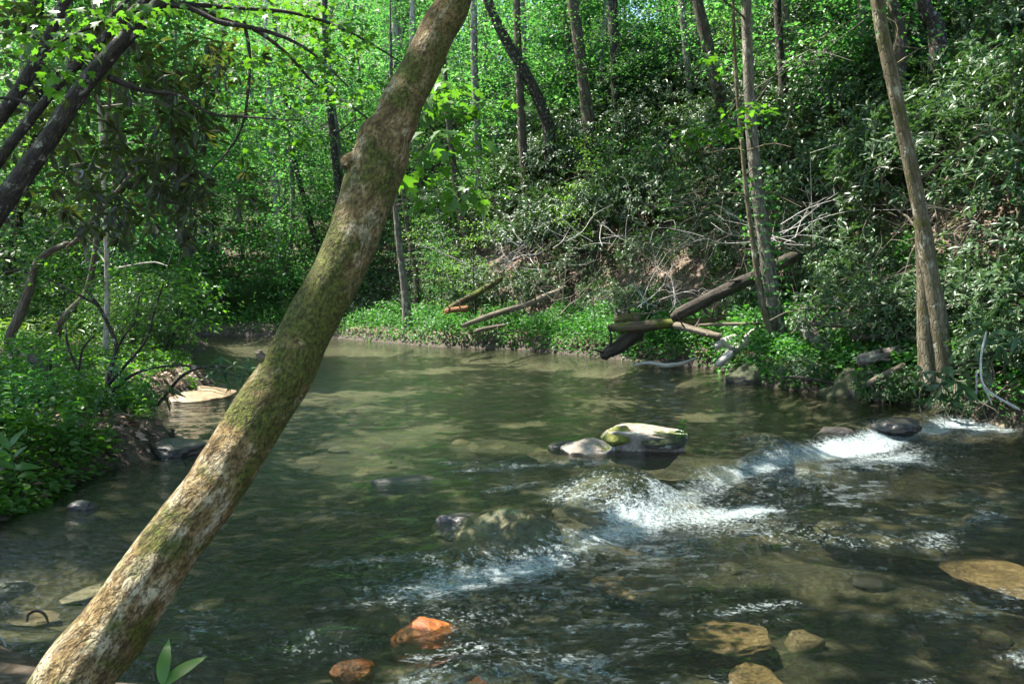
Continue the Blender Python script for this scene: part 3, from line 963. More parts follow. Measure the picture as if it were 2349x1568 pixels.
for k, (x, y, dd) in enumerate(spots):
    q = int(rng.integers(0, 8))
    o = protos[q] if q not in used else copy_tree(protos[q])
    used.add(q)
    sc = -dd if dd < 0 else rng.uniform(.62, .82) if dd < 4 else rng.uniform(.85, 1.2)
    o.location = (x, y, gz(x, y) - .1)
    if dd < 0:
        o['label'], o['group'] = 'low rhododendron bush crowding the right bank around and behind the double trunk', 'rhododendrons by the double trunk'
    elif dd < 5:
        o['label'], o['group'] = 'rhododendron bush at the foot of the far bank slope just above the logs and herbs', 'rhododendrons at the foot of the slope'
    elif dd > 11:
        o['label'], o['group'] = 'rhododendron bush near the crest of the far bank slope among the trunks', 'rhododendrons near the crest of the slope'
    else:
        o['label'], o['group'] = 'dark green rhododendron bush halfway up the far bank slope', 'rhododendrons halfway up the slope'
    o.rotation_euler = (rng.normal() * .08, rng.normal() * .08, rng.uniform(0, 6.28))
    o.scale = (sc * rng.uniform(.9, 1.15), sc * rng.uniform(.9, 1.15), sc * rng.uniform(.85, 1.1))
for q in range(8):
    if q not in used:
        for ch in list(protos[q].children):
            bpy.data.objects.remove(ch)
        bpy.data.objects.remove(protos[q])

# ------------------------------------------------------------------ where sunlight reaches: gaps kept open in the canopy above these places
GAPS = []


def gap(x, y, r, z=None, Y=None):
    GAPS.append((atz(x, y, z) if Y is None else at(x, y, Y), r))


for x, y, r_ in [(860, 832, .9), (950, 822, .9), (1030, 815, .8), (740, 872, .9), (850, 862, .8), (800, 955, .6), (890, 945, .6), (980, 928, .45), (1100, 960, .5), (760, 990, .7), (840, 985, .4), (1230, 975, .4), (1180, 920, .4), (560, 780, 2.0),
                 (1490, 1000, 1.0), (1280, 1040, .3), (1570, 905, .4)]:
    gap(x, y, r_, 0.0)
for x, y, r_ in [(970, 1440, .3), (1110, 1235, .36), (1400, 1160, .5), (1600, 1185, .55), (1940, 1015, .8), (2190, 960, .8), (1690, 1390, .36), (2320, 1255, .45), (180, 1290, .3),
                 (80, 1350, .2), (1720, 1475, .3), (2270, 1560, .4), (815, 1505, .25), (1000, 1500, .3), (50, 1437, .2), (1330, 1270, .3), (1800, 1215, .35), (1780, 1020, .4), (1560, 1110, .4), (1720, 1340, .3)]:
    gap(x, y, r_, -.12)
for x, y, r_, Y in [(250, 1400, .30, 2.6), (330, 1300, .22, 2.65), (430, 1180, .26, 2.75), (560, 960, .16, 2.95), (600, 880, .16, 3.0), (700, 720, .10, 3.15), (835, 390, .10, 3.4), (1010, 50, .10, 3.7), (170, 1520, .24, 2.5),
                    (430, 895, 1.2, 14.2), (80, 770, 3.0, 27), (330, 800, 1.2, 19), (240, 700, .8, 17), (1900, 655, 1.3, 17.5), (1720, 640, 1.0, 20), (1630, 715, 1.0, 20), (1720, 770, .6, 18.5), (1870, 770, .5, 16.5),
                    (2250, 680, 1.1, 14), (2290, 480, 1.6, 17), (2300, 760, .8, 12.5), (2010, 340, .7, 14), (1520, 620, .5, 21), (1780, 480, .8, 19), (1850, 120, 3.0, 30), (2280, 270, 1.4, 20), (1960, 520, .5, 18), (1330, 750, 1.4, 25),
                    (850, 720, 2.5, 33), (1130, 560, 2, 31), (930, 640, .6, 30), (1250, 470, 1.2, 31), (1430, 380, 1.0, 29), (1680, 340, .8, 24), (1100, 740, 1.2, 28), (2120, 620, .5, 13), (2130, 400, .5, 15), (1250, 765, 1.1, 25.5), (1000, 750, 1.2, 30), (1350, 780, .9, 23), (1600, 790, .8, 19), (1850, 800, .5, 16), (1150, 770, .8, 27), (900, 690, 2.2, 33), (1000, 600, 2, 33), (1200, 650, 1.2, 30), (1350, 560, 1.4, 28)]:
    gap(x, y, r_ + (.10 if Y < 2.8 else 0), Y=Y)
GP = np.array([g[0] for g in GAPS]); GR = np.array([g[1] for g in GAPS])


def in_gap(P):
    out = np.zeros(len(P), bool)
    for c, r_ in zip(GP, GR):
        v = P - c
        t = v @ SUN
        out |= (t > .6) & (np.linalg.norm(v - t[:, None] * SUN, axis=1) < r_ + .07)
    return out


# ------------------------------------------------------------------ the named trees: trunks traced through the place
TREES = []


def tree_path(pts, Y0, Y1=None, base_z=None):
    """pixel waypoints from the foot upward with widths in pixels -> points and radii at depth Y0 (foot) .. Y1 (top)"""
    n = len(pts)
    out, rad = [], []
    for k, (x, y, w) in enumerate(pts):
        Yk = Y0 if Y1 is None else Y0 + (Y1 - Y0) * k / (n - 1)
        out.append(at(x, y, Yk)); rad.append(w * Yk / FPX / 2)
    return np.array(out), np.array(rad)


def forest_tree(label, pts, Y0, bark, Y1=None, top=16.0, crown=True, group=None, name='forest_tree', sides=14, leafmat='forest', flare=.18, split=None, origin_drop=.4):
    P, rd = tree_path(pts, Y0, Y1)
    foot = P[0].copy()
    foot[2] = gz(foot[0], foot[1]) - origin_drop
    if P[0][2] > foot[2] + .5:
        P = np.vstack([foot + (P[0] - P[1]) * np.array([.0, 0, 0]), P]); rd = np.concatenate([[rd[0] * 1.08], rd])
    else:
        P[0][2] = min(P[0][2], foot[2])
    # carry the trunk on above the frame
    last = unit(P[-1] - P[-2])
    z = P[-1][2]
    q = P[-1]
    while z < top:
        st = unit(last * np.array([.8, .8, 1]) + np.array([0, 0, .35]) + rng.normal(size=3) * .05)
        last = st
        q = q + st * 2.2
        P = np.vstack([P, q]); rd = np.concatenate([rd, [max(rd[-1] * .82, .03)]])
        z = q[2]
    root = thing(name, label, 'tree', P[0], group)
    S = spline(np.column_stack([P, rd]), max(24, len(P) * 7))
    mb = MB()
    tube(mb, S[:, :3], S[:, 3], sides, .13, 7, len(TREES), cap=True, flare=flare)
    t = {'root': root, 'mb': mb, 'S': S, 'bark': M[bark], 'leaf': leafmat, 'targets': [], 'crown': crown, 'low': []}
    TREES.append(t)
    return t


# right side
tA = forest_tree('grey-brown trunk wrapped in creeper leaning slightly, second large tree from the right', [(1785, 770, 40), (1768, 650, 32), (1745, 500, 29), (1727, 340, 27), (1718, 200, 23), (1712, 0, 22)], 17.5, 'bark_grey', top=15)
tB = forest_tree('tall mossy double trunk rising from the waterline at right', [(2165, 905, 52), (2158, 790, 45), (2130, 600, 35), (2098, 420, 32), (2055, 220, 29), (2012, 0, 29)], 12.9, 'bark_moss', top=15)
mb = tB['mb']
P, rd = tree_path([(2130, 880, 42), (2122, 760, 32), (2116, 640, 25), (2108, 540, 16)], 13.0)
S = spline(np.column_stack([P, rd]), 20); tube(mb, S[:, :3], S[:, 3], 12, .12, 7, 5, flare=.3)
forest_tree('slim dark sapling trunk growing beside the creeper-wrapped tree', [(1768, 770, 18), (1745, 680, 15), (1728, 560, 12), (1712, 440, 10), (1702, 330, 9), (1690, 200, 8)], 17.2, 'bark_moss', top=8, leafmat='forest')
forest_tree('thin dark trunk between the creeper-wrapped tree and the double trunk', [(1797, 240, 19), (1790, 120, 17), (1783, 0, 16)], 29, 'bark_dark', top=16)
forest_tree('dark trunk just right of the double trunk at the top of the frame', [(2065, 110, 28), (2055, 40, 26), (2048, 0, 26)], 24, 'bark_brown', top=16)
forest_tree('dark leaning trunk near the top right corner', [(2150, 90, 38), (2125, 30, 34), (2110, -20, 33)], 23, 'bark_dark', top=16)
forest_tree('grey stem high on the slope near the top right corner', [(2290, 110, 26), (2272, 40, 22), (2260, -20, 21)], 25, 'bark_brown', top=16)
forest_tree('curving brown trunk left of the creeper-wrapped tree', [(1668, 300, 29), (1640, 180, 28), (1618, 80, 26), (1600, 0, 24)], 31, 'bark_brown', top=16)
forest_tree('thin grey trunk left of the curving brown trunk', [(1590, 300, 17), (1578, 160, 15), (1565, 30, 15), (1560, -30, 14)], 36, 'bark_grey', top=17)
# centre
forest_tree('straight dark brown trunk standing highest on the central ridge', [(1352, 310, 28), (1340, 200, 27), (1325, 80, 25), (1312, 0, 24)], 36, 'bark_brown', top=17, leafmat='forest_deep')
forest_tree('dark trunk right of the straight ridge trunk', [(1415, 290, 23), (1410, 150, 23), (1405, 0, 22)], 38, 'bark_dark', top=17, leafmat='forest_deep')
forest_tree('slender dark trunk hidden behind the ridge trunk', [(1312, 260, 17), (1305, 120, 17), (1300, 0, 15)], 42, 'bark_brown', top=18)
forest_tree('dark trunk bowed to the right above the central thicket', [(1262, 330, 28), (1248, 260, 27), (1215, 185, 25), (1165, 100, 24), (1128, 25, 22), (1112, -30, 22)], 36, 'bark_dark', top=17, leafmat='forest_deep')
forest_tree('upright trunk crossing behind the bowed trunk', [(1215, 545, 24), (1205, 420, 21), (1195, 260, 19), (1188, 100, 17), (1185, -20, 15)], 36, 'bark_brown', top=17)
forest_tree('grey upright trunk between the leaning trunk and the bowed trunk', [(1100, 430, 19), (1094, 300, 17), (1088, 150, 16), (1086, 0, 15)], 41, 'bark_grey', top=18)
forest_tree('brown trunk low in the thicket below the bowed trunk', [(1078, 570, 22), (1060, 500, 19), (1045, 420, 17), (1035, 330, 15), (1022, 200, 13)], 36, 'bark_brown', top=14)
forest_tree('pale thin trunk standing at the waterline behind the leaning trunk', [(935, 735, 23), (928, 660, 18), (918, 580, 15), (910, 500, 14), (905, 430, 12), (900, 330, 10)], 32.6, 'bark_grey', top=12)
forest_tree('stout pale trunk far behind the waterline tree', [(975, 520, 26), (966, 470, 25), (955, 400, 23), (948, 300, 22)], 48, 'bark_pale', top=20)
forest_tree('thin reddish trunk right of the waterline tree', [(955, 640, 13), (942, 560, 12), (928, 470, 10), (922, 380, 9)], 36, 'bark_brown', top=12)
forest_tree('pale tall trunk left of the leaning trunk at the top', [(918, 300, 22), (912, 120, 20), (905, 0, 20)], 50, 'bark_pale', top=22)
forest_tree('slim dark trunk left of the leaning trunk above the bend', [(778, 470, 18), (765, 330, 16), (752, 200, 14), (745, 60, 13)], 40, 'bark_dark', top=18)
forest_tree('pair of thin stems leaning over the far bend', [(735, 590, 14), (715, 520, 13), (690, 430, 12), (668, 330, 11), (650, 200, 10)], 42, 'bark_dark', top=15)
forest_tree('pale spotted trunk across the far bend', [(640, 560, 16), (634, 450, 15), (626, 350, 14), (618, 250, 13)], 47, 'bark_pale', top=18)
# left
forest_tree('straight thin pale trunk on the left bank behind the forked shrub', [(240, 865, 22), (243, 780, 13), (246, 690, 12), (245, 590, 11), (240, 480, 10), (235, 350, 9)], 15.5, 'bark_pale', top=9, leafmat='forest')
forest_tree('broad grey trunk at the left edge behind the curved stem', [(62, 730, 44), (56, 640, 40), (58, 520, 38), (60, 380, 36), (62, 200, 33)], 27, 'bark_grey', top=17)
forest_tree('dark leaning trunk at the far left edge', [(10, 660, 48), (20, 570, 44), (40, 450, 38), (75, 300, 34)], 24, 'bark_dark', top=15)
forest_tree('curved brown stem arching over the sunny ferns at left', [(22, 780, 22), (40, 735, 22), (62, 680, 20), (82, 610, 17), (110, 580, 15), (150, 560, 13), (185, 540, 10)], 15, 'bark_brown', top=4.2, leafmat='laurel')
forest_tree('thin slanting trunk behind the pale left-bank trunk', [(130, 760, 20), (160, 715, 18), (195, 675, 15), (215, 600, 13), (225, 500, 11)], 19, 'bark_brown', top=9, leafmat='laurel')

# ------------------------------------------------------------------ the leaning tree in front
lean_pts = [(60, 1750, 240, 2.38), (165, 1568, 205, 2.5), (277, 1409, 184, 2.6), (400, 1230, 162, 2.72), (487, 1120, 152, 2.8), (605, 935, 148, 2.95), (695, 784, 136, 3.08), (798, 570, 134, 3.25),
            (866, 362, 146, 3.42), (893, 300, 122, 3.47), (943, 201, 106, 3.55), (1000, 80, 95, 3.65), (1042, -10, 88, 3.72), (1090, -140, 82, 3.85)]
P = np.array([at(x, y, Yk) for x, y, w, Yk in lean_pts]); rd = np.array([w * .865 * Yk / FPX / 2 for x, y, w, Yk in lean_pts])
P = np.vstack([P, P[-1] + np.array([.5, .4, 1.4]), P[-1] + np.array([.9, .7, 3.2]), P[-1] + np.array([1.1, .9, 5.0])]); rd = np.concatenate([rd, [.075, .06, .045]])
lean_root = thing('leaning_tree', 'thick lichen and moss covered trunk leaning diagonally across the foreground', 'tree', P[0])
mb = MB()
S = spline(np.column_stack([P, rd]), 260)
S[:, :3] += .012 * np.stack([noise(np.stack([np.linspace(0, 26, 260), np.zeros(260)], -1), 3), np.zeros(260), noise(np.stack([np.linspace(0, 26, 260), np.ones(260)], -1), 4)], -1)
tube(mb, S[:, :3], S[:, 3], 72, .10, 16, 77, cap=True)
link('trunk', mb.mesh('leaning_trunk', M['lean'], True, P[0]), lean_root)
q0 = at(815, 372, 3.36)
mb = MB(); tube(mb, np.array([q0, at(800, 372, 3.33), at(793, 366, 3.31)]), [.045, .036, .026], 14, .12, 20, 4)
link('branch_stub', mb.mesh('branch_stub', M['lean'], True, P[0]), lean_root)
mb = MB(); q0 = at(612, 826, 3.0); tube(mb, np.array([q0, at(598, 815, 2.98), at(592, 806, 2.97)]), [.022, .017, .012], 10, .12, 20, 5)
link('branch_stub', mb.mesh('branch_stub', M['log'], True, P[0]), lean_root)
lean_t = {'root': lean_root, 'mb': MB(), 'S': S, 'bark': M['lean'], 'leaf': 'maple', 'targets': [], 'crown': True, 'low': [], 'branch': True}
TREES.append(lean_t)

# ------------------------------------------------------------------ canopy over the stream, shared out to the trees that carry it
tops = np.array([t['S'][-1, :3] for t in TREES])
CAN = []
for gx_ in np.arange(-15, 11, 1.0):
    for gy_ in np.arange(-6, 34, 1.0):
        if rng.uniform() < .12:
            continue
        x = gx_ + rng.uniform(-.5, .5); y = gy_ + rng.uniform(-.5, .5)
        z = 8.5 + rng.uniform(0, 4.5) + (max(gz(x, y), 0)) * .6
        # nothing hangs into the view unless it is far enough away to be seen as crown
        if y > 0 and z < 1.7 + .40 * y + .6:
            z = 1.7 + .40 * y + .6 + rng.uniform(0, 2.0)
        if z > 17:
            continue
        CAN.append((x, y, z))
CAN = np.array(CAN)
big = [k for k, t in enumerate(TREES) if t['S'][-1, 2] > 11 and np.linalg.norm(t['S'][-1, :2] - np.array([0, 15])) < 30]
dist = np.linalg.norm(CAN[:, None, :2] - tops[None, big, :2], axis=2) - np.array([rng.uniform(0, 3) for _ in big])[None]
own = np.argmin(dist, 1)
for k, c in zip(own, CAN):
    TREES[big[k]]['targets'].append(c)
for t in TREES:                                          # each tall tree's own foliage
    S = t['S']
    top = S[-1, :3]
    if t['root'].get('label', '').startswith('thick lichen'):
        continue
    H = top[2] - S[0, 2]
    n = int(26 if H > 9 else 16)
    for k in range(n):
        f = rng.uniform(.35 if H > 9 else .4, 1.0)
        b = S[int(f * (len(S) - 1)), :3]
        w = (1.15 - f) * H * .22 + .5
        a = rng.uniform(0, 6.28)
        t['low'].append(b + np.array([math.cos(a) * w * rng.uniform(.4, 1), math.sin(a) * w * rng.uniform(.4, 1), rng.uniform(-.2, .9)]))

for t in TREES:
    S = t['S']
    fo = MB()
    nodes = [tuple(s) for s in S[len(S) // 3:]]
    far = S[0, 1] > 22
    T1 = np.array(t['targets']) if t['targets'] else np.zeros((0, 3))
    T2 = np.array(t['low']) if t['low'] else np.zeros((0, 3))
    allT = np.vstack([T1, T2])
    if len(allT):
        grow(t['mb'], nodes, allT, rng, .16, .045, 5, tip=.007, kmul=.010)
    if len(T1):
        sprays(fo, T1, 1.05, 165, .25, .175, 'diamond', .45, cull=in_gap)
    if len(T2):
        sprays(fo, T2, .8, 50, .12 if far else .095, .075 if far else .06, 'diamond', .35, cull=in_gap)
    o = t['root'].location
    if t['mb'].n:
        link('branch' if t.get('branch') else 'trunk', t['mb'].mesh('trunk', t['bark'], True, o), t['root'])
    if fo.n:
        link('crown', fo.mesh('crown', M[t['leaf']], False, o), t['root'])

# ------------------------------------------------------------------ the forest beyond: tree kinds copied over the flats and slopes
def far_tree(seed, kind_):
    r = np.random.default_rng(seed)
    lab, lm, bk = {'bright': ('bright green forest tree with thin trunk beyond the bend', 'forest', 'bark_grey'),
                   'deep': ('deep green forest tree with dark trunk beyond the bend', 'forest_deep', 'bark_brown'),
                   'yellow': ('yellow-green sunlit forest tree beyond the bend', 'forest_yellow', 'bark_grey')}[kind_]
    root = thing('background_tree', lab, 'tree', (0, 0, 0), {'bright': 'bright trees in the far forest', 'deep': 'deep green trees in the far forest', 'yellow': 'yellow-green trees in the far forest'}[kind_])
    H = r.uniform(15, 19)
    q = np.array([[0, 0, -.5], [r.normal() * .3, r.normal() * .3, H * .35], [r.normal() * .6, r.normal() * .6, H * .7], [r.normal() * .8, r.normal() * .8, H]])
    S = spline(np.column_stack([q, [.17, .14, .10, .03]]), 22)
    tr = MB(); fo = MB()
    tube(tr, S[:, :3], S[:, 3], 8, .1, 4, seed, flare=.3)
    T = []
    for k in range(150):
        f = .10 + .9 * r.uniform() ** 1.7
        b = S[int(f * 21), :3]
        w = 3.4 * math.sin(min(1, .25 + f) * 2.2) ** .8 * r.uniform(.25, 1)
        a = r.uniform(0, 6.28)
        T.append(b + np.array([math.cos(a) * w, math.sin(a) * w, r.uniform(-.3, .8)]))
    T = np.array(T)
    grow(tr, [tuple(s) for s in S[3:]], T, r, .08, .05, 3, tip=.008, kmul=.012)
    sprays(fo, T, 1.05, 62, .22, .14, 'diamond', .35, r, .45)
    link('trunk', tr.mesh('far_trunk', M[bk]), root)
    link('crown', fo.mesh('far_crown', M[lm], False), root)
    return root


def sapling(seed, lm, H):
    r = np.random.default_rng(seed)
    root = thing('understory_sapling', 'slender sapling holding flat layers of green leaves in the understory', 'sapling', (0, 0, 0), 'saplings in the understory')
    q = np.array([[0, 0, -.3], [r.normal() * .15, r.normal() * .15, H * .5], [r.normal() * .4, r.normal() * .4, H]])
    S = spline(np.column_stack([q, [.035, .025, .008]]), 14)
    tr = MB(); fo = MB()
    tube(tr, S[:, :3], S[:, 3], 6, .05, 6, seed)
    T = []
    for k in range(34):
        f = r.uniform(.2, 1.0); b = S[int(f * 13), :3]; a = r.uniform(0, 6.28); w = (1.2 - f) * H * .34 * r.uniform(.3, 1) + .15
        T.append(b + np.array([math.cos(a) * w, math.sin(a) * w, r.uniform(-.1, .35)]))
    T = np.array(T)
    grow(tr, [tuple(s) for s in S[2:]], T, r, .06, .012, 3, tip=.003, kmul=.006)
    sprays(fo, T, .55, 40, .105, .068, 'diamond', .22, r, .35)
    link('trunk', tr.mesh('sapling_trunk', M['bark_dark']), root)
    link('crown', fo.mesh('sapling_crown', M[lm], False), root)
    return root


def scatter(protos_, places, scale=(.85, 1.15), tilt=.03):
    used_ = set()
    for (x, y) in places:
        q = int(rng.integers(0, len(protos_)))
        o = protos_[q] if q not in used_ else copy_tree(protos_[q])
        used_.add(q)
        o.location = (x, y, gz(x, y))
        o.rotation_euler = (rng.normal() * tilt, rng.normal() * tilt, rng.uniform(0, 6.28))
        s_ = rng.uniform(*scale)
        o.scale = (s_, s_, s_ * rng.uniform(.92, 1.08))
    for k, p_ in enumerate(protos_):
        if k not in used_:
            for ch in list(p_.children):
                bpy.data.objects.remove(ch)
            bpy.data.objects.remove(p_)


far_protos = [far_tree(300, 'bright'), far_tree(301, 'bright'), far_tree(302, 'bright'), far_tree(303, 'deep'), far_tree(304, 'bright'), far_tree(305, 'yellow'), far_tree(306, 'bright'), far_tree(307, 'bright')]
places = []
tries = 0
while len(places) < 138 and tries < 9000:
    tries += 1
    y = rng.uniform(26, 92) if rng.uniform() < .8 else rng.uniform(24, 50)
    x = rng.uniform(-.80, .80) * y
    d_, rt = river(np.array([x]), np.array([y]))
    if d_[0] < 1.2 or (rt[0] and d_[0] < 9 and x > -9):
        continue
    if any(np.hypot(x - a, y - b) < 2.4 for a, b in places):
        continue
    places.append((x, y))
scatter(far_protos, places)
sap_protos = [sapling(400 + k, ('forest', 'forest', 'forest_deep', 'laurel', 'forest_yellow')[k], 3.2 + .6 * k) for k in range(5)]
places = []
tries = 0
while len(places) < 120 and tries < 9000:
    tries += 1
    y = rng.uniform(16, 60); x = rng.uniform(-.72, .3) * y
    d_, rt = river(np.array([x]), np.array([y]))
    if d_[0] < .9 or (rt[0] and x > -1 and d_[0] < 12 and rng.uniform() < .8) or (not rt[0] and y < 20 and rng.uniform() < .5):
        continue
    if any(np.hypot(x - a, y - b) < 1.2 for a, b in places):
        continue
    places.append((x, y))
scatter(sap_protos, places, (.7, 1.2), .06)

# ------------------------------------------------------------------ left bank shrubs
def laurel(seed, w, h, n=120, L=.085, W=.034, mat_='laurel', label='leafy green laurel bush crowding the left bank', cat='shrub', group='laurel bushes on the left bank', name='laurel_bush'):
    r = np.random.default_rng(seed)
    root = thing(name, label, cat, (0, 0, 0), group)
    st = MB(); fo = MB(); nodes = []
    for k in range(5):
        a = r.uniform(0, 6.28)
        q = np.array([[r.normal() * .06, r.normal() * .06, -.15], [math.cos(a) * w * .25, math.sin(a) * w * .25, h * .4], [math.cos(a + .5) * w * .55, math.sin(a + .5) * w * .55, h * .8]])
        S_ = spline(q, 9) + np.concatenate([np.zeros((1, 3)), r.normal(size=(8, 3)) * .03])
        tube(st, S_, np.linspace(.022, .008, 9), 5, cap=False)
        nodes += [(*s_, .015) for s_ in S_[2:]]
    C = ellipsoid_pts(n, (0, 0, h * .58), (w, w, h * .48), r, .5)
    grow(st, nodes, C, r, .05, .010, 3, tip=.0025, kmul=.006)
    sprays(fo, C, .26, 26, L, W, 'ovate', .6, r, .6)
    link('stem', st.mesh('laurel_stem', M['bark_dark']), root)
    link('foliage', fo.mesh('laurel_foliage', M[mat_], False), root)
    return root


lau = [laurel(500, 1.0, 2.0), laurel(501, 1.2, 2.4), laurel(502, .9, 1.6)]
lp = []
for x, y, Yd in [(380, 830, 22), (430, 780, 25), (330, 800, 21), (470, 810, 28), (290, 770, 19), (180, 760, 22), (120, 750, 24), (40, 730, 22), (520, 790, 33), (360, 760, 26), (80, 790, 30), (250, 740, 27), (310, 860, 17), (420, 840, 20), (560, 725, 42), (610, 705, 43), (650, 690, 43), (520, 745, 42), (590, 745, 41), (490, 725, 43), (540, 700, 45), (630, 740, 40.5), (680, 720, 39), (470, 745, 42)]:
    P = at(x, y, Yd); d_, _ = river(np.array([P[0]]), np.array([P[1]]))
    if d_[0] > .15:
        lp.append((P[0], P[1]))
scatter(lau, lp, (.7, 1.15), .06)

# forked dark shrub on the left bank
def px_stem(mb, pts, Y0, Y1=None, sides=8, rough=.1, n=18):
    P_, rd_ = tree_path(pts, Y0, Y1)
    S_ = spline(np.column_stack([P_, rd_]), n)
    tube(mb, S_[:, :3], S_[:, 3], sides, rough, 18, int(pts[0][0]))
    return [tuple(s_) for s_ in S_]


b0 = at(215, 990, 10.0); b0[2] = gz(b0[0], b0[1])
root = thing('forked_shrub', 'dark crooked forked shrub with sparse green leaves on the near left bank', 'shrub', b0)
mb = MB(); nodes = []
for pts, y0, y1 in [([(205, 1000, 20), (225, 955, 17), (250, 925, 15), (247, 880, 13), (252, 850, 12), (268, 800, 10), (255, 760, 9), (225, 700, 8), (185, 650, 6)], 10.0, 10.4),
                    ([(250, 880, 9), (290, 835, 8), (335, 780, 6), (352, 720, 5), (375, 650, 4)], 10.0, 9.7),
                    ([(255, 900, 10), (295, 865, 8), (345, 845, 6), (420, 838, 5), (500, 850, 4), (560, 868, 3)], 10.0, 9.6),
                    ([(165, 965, 12), (195, 930, 10), (207, 895, 9), (180, 850, 7), (155, 790, 6), (150, 740, 5)], 10.1, 10.3),
                    ([(180, 850, 6), (190, 800, 5), (215, 770, 4)], 10.1, 10.1), ([(268, 800, 6), (285, 770, 5), (310, 735, 4), (320, 680, 3)], 10.2, 10.0),
                    ([(225, 700, 6), (150, 660, 5), (110, 640, 4)], 10.3, 10.3)]:
    nodes += px_stem(mb, pts, y0, y1)
fo = MB()
C = [at(x + rng.normal() * 26, y + rng.normal() * 24, 10 + rng.normal() * .45) for x, y in [(160, 640), (210, 680), (330, 690), (370, 650), (110, 630), (160, 740), (300, 730), (400, 700), (450, 720), (400, 650), (480, 690), (440, 770), (330, 640), (260, 620), (210, 600), (420, 620), (130, 800), (60, 800), (390, 740), (500, 730), (470, 650)] for _ in range(4)]
grow(mb, nodes, C, rng, .06, .012, 4, tip=.003, kmul=.006)
sprays(fo, np.array(C), .22, 12, .085, .036, 'ovate', .5)
link('stem', mb.mesh('forked_stem', M['bark_dark'], True, b0), root)
link('foliage', fo.mesh('forked_foliage', M['maple'], False, b0), root)

# overhanging rhododendron sprig low over the water at left
def sprig(name, label, twigs, Y0, ends, L, W, mat_, seed, leafname='leaf', bark='bark_dark', shape='fine', nl=8, droop=.3, cat='branch', limit=300, jit=0.0):
    """a branch whose single leaves show: every leaf is a part"""
    r = np.random.default_rng(seed)
    root_ = None
    mb_ = MB(); nodes_ = []
    for pts, y0, y1 in twigs:
        if root_ is None:
            root_ = thing(name, label, cat, at(pts[0][0], pts[0][1], y0))
        nodes_ += px_stem(mb_, pts, y0, y1, 8, .1, 20)
    C_ = np.array([at(x, y, yy) for x, y, yy in ends])
    grow(mb_, nodes_, C_, r, .05, .012, 5, tip=.003, kmul=.006)
    o_ = np.array(root_.location)
    link('branch', mb_.mesh('branch', M[bark], True, o_), root_)
    A_ = unit(C_ - np.array([n_[:3] for n_ in nodes_]).mean(0) + np.array([0, 0, .2]) + r.normal(size=C_.shape) * .5)
    P_, D_, N_, LL = whorls(None, C_, A_, nl, L, W, shape, droop, r, .4, objs=True)
    put_leaves(root_, P_ - o_, D_, N_, LL, L, W, mat_, shape, leafname, limit, r)
    return root_


_lm = {}


def put_leaves(root_, P_, D_, N_, LL, L, W, mat_, shape, leafname, limit, r):
    from mathutils import Matrix
    vars_ = []
    for k in range(4):
        key = (mat_, shape, round(L, 3), round(W, 3), k)
        if key not in _lm:
            m_ = MB(); leaves(m_, np.zeros((1, 3)), np.array([[0, 1.0, 0]]), np.array([[0, 0, 1.0]]), [L], [W * (1 + .12 * (k - 1.5))], shape)
            V_ = m_.V[0]
            V_[:, 2] -= (.25 + .35 * k) * V_[:, 1] ** 2 / L * .5
            V_[:, 0] += (k - 1.5) * .25 * V_[:, 1] ** 2 / L * .3
            _lm[key] = m_.mesh('leaf', M[mat_], True)
        vars_.append(_lm[key])
    order = np.argsort(P_[:, 1])
    near, rest = order[:limit], order[limit:]
    for k in near:
        X_ = unit(np.cross(D_[k], N_[k])); Z_ = np.cross(X_, D_[k])
        o = bpy.data.objects.new(leafname, vars_[int(r.integers(0, 4))])
        col.objects.link(o)
        o.parent = root_
        Mx = Matrix(((X_[0], D_[k][0], Z_[0], P_[k][0]), (X_[1], D_[k][1], Z_[1], P_[k][1]), (X_[2], D_[k][2], Z_[2], P_[k][2]), (0, 0, 0, 1)))
        o.matrix_local = Mx @ Matrix.Scale(LL[k] / L, 4)
    if len(rest):
        m_ = MB(); leaves(m_, P_[rest], D_[rest], N_[rest], LL[rest], W, 'lance' if shape == 'fine' else shape)
        kind(link('foliage', m_.mesh('foliage', M[mat_], True), root_), 'stuff')


sprig('overhanging_sprig', 'rhododendron sprig drooping over the water beside the leaning trunk', [([(360, 930, 8), (420, 860, 7), (480, 840, 6), (530, 845, 5)], 10.6, 10.0)], 10,
      [(505, 845, 10), (535, 838, 10.1), (560, 850, 9.9), (520, 870, 10), (548, 878, 10.1), (485, 835, 10.2), (575, 862, 10), (395, 885, 10.4), (345, 895, 10.5), (380, 910, 10.5), (330, 920, 10.5)], .17, .036, 'rhodo', 601)
sprig('waterside_sprig', 'broad-leaved rhododendron sprig hanging in front of the double trunk', [([(2330, 800, 9), (2260, 815, 8), (2200, 838, 6), (2170, 850, 5)], 11.4, 11.6)], 11.5,
      [(2185, 838, 11.5), (2150, 850, 11.6), (2215, 845, 11.4), (2195, 872, 11.5), (2240, 800, 11.4), (2290, 790, 11.4), (2270, 765, 11.4), (2310, 740, 11.4), (2330, 770, 11.3), (2300, 710, 11.4), (2335, 690, 11.4), (2250, 750, 11.5), (2120, 850, 11.7), (2160, 880, 11.5), (2140, 905, 11.6), (2180, 910, 11.5), (2215, 890, 11.4), (2240, 870, 11.4), (2100, 880, 11.7), (2265, 840, 11.4)], .24, .065, 'rhodo', 602)

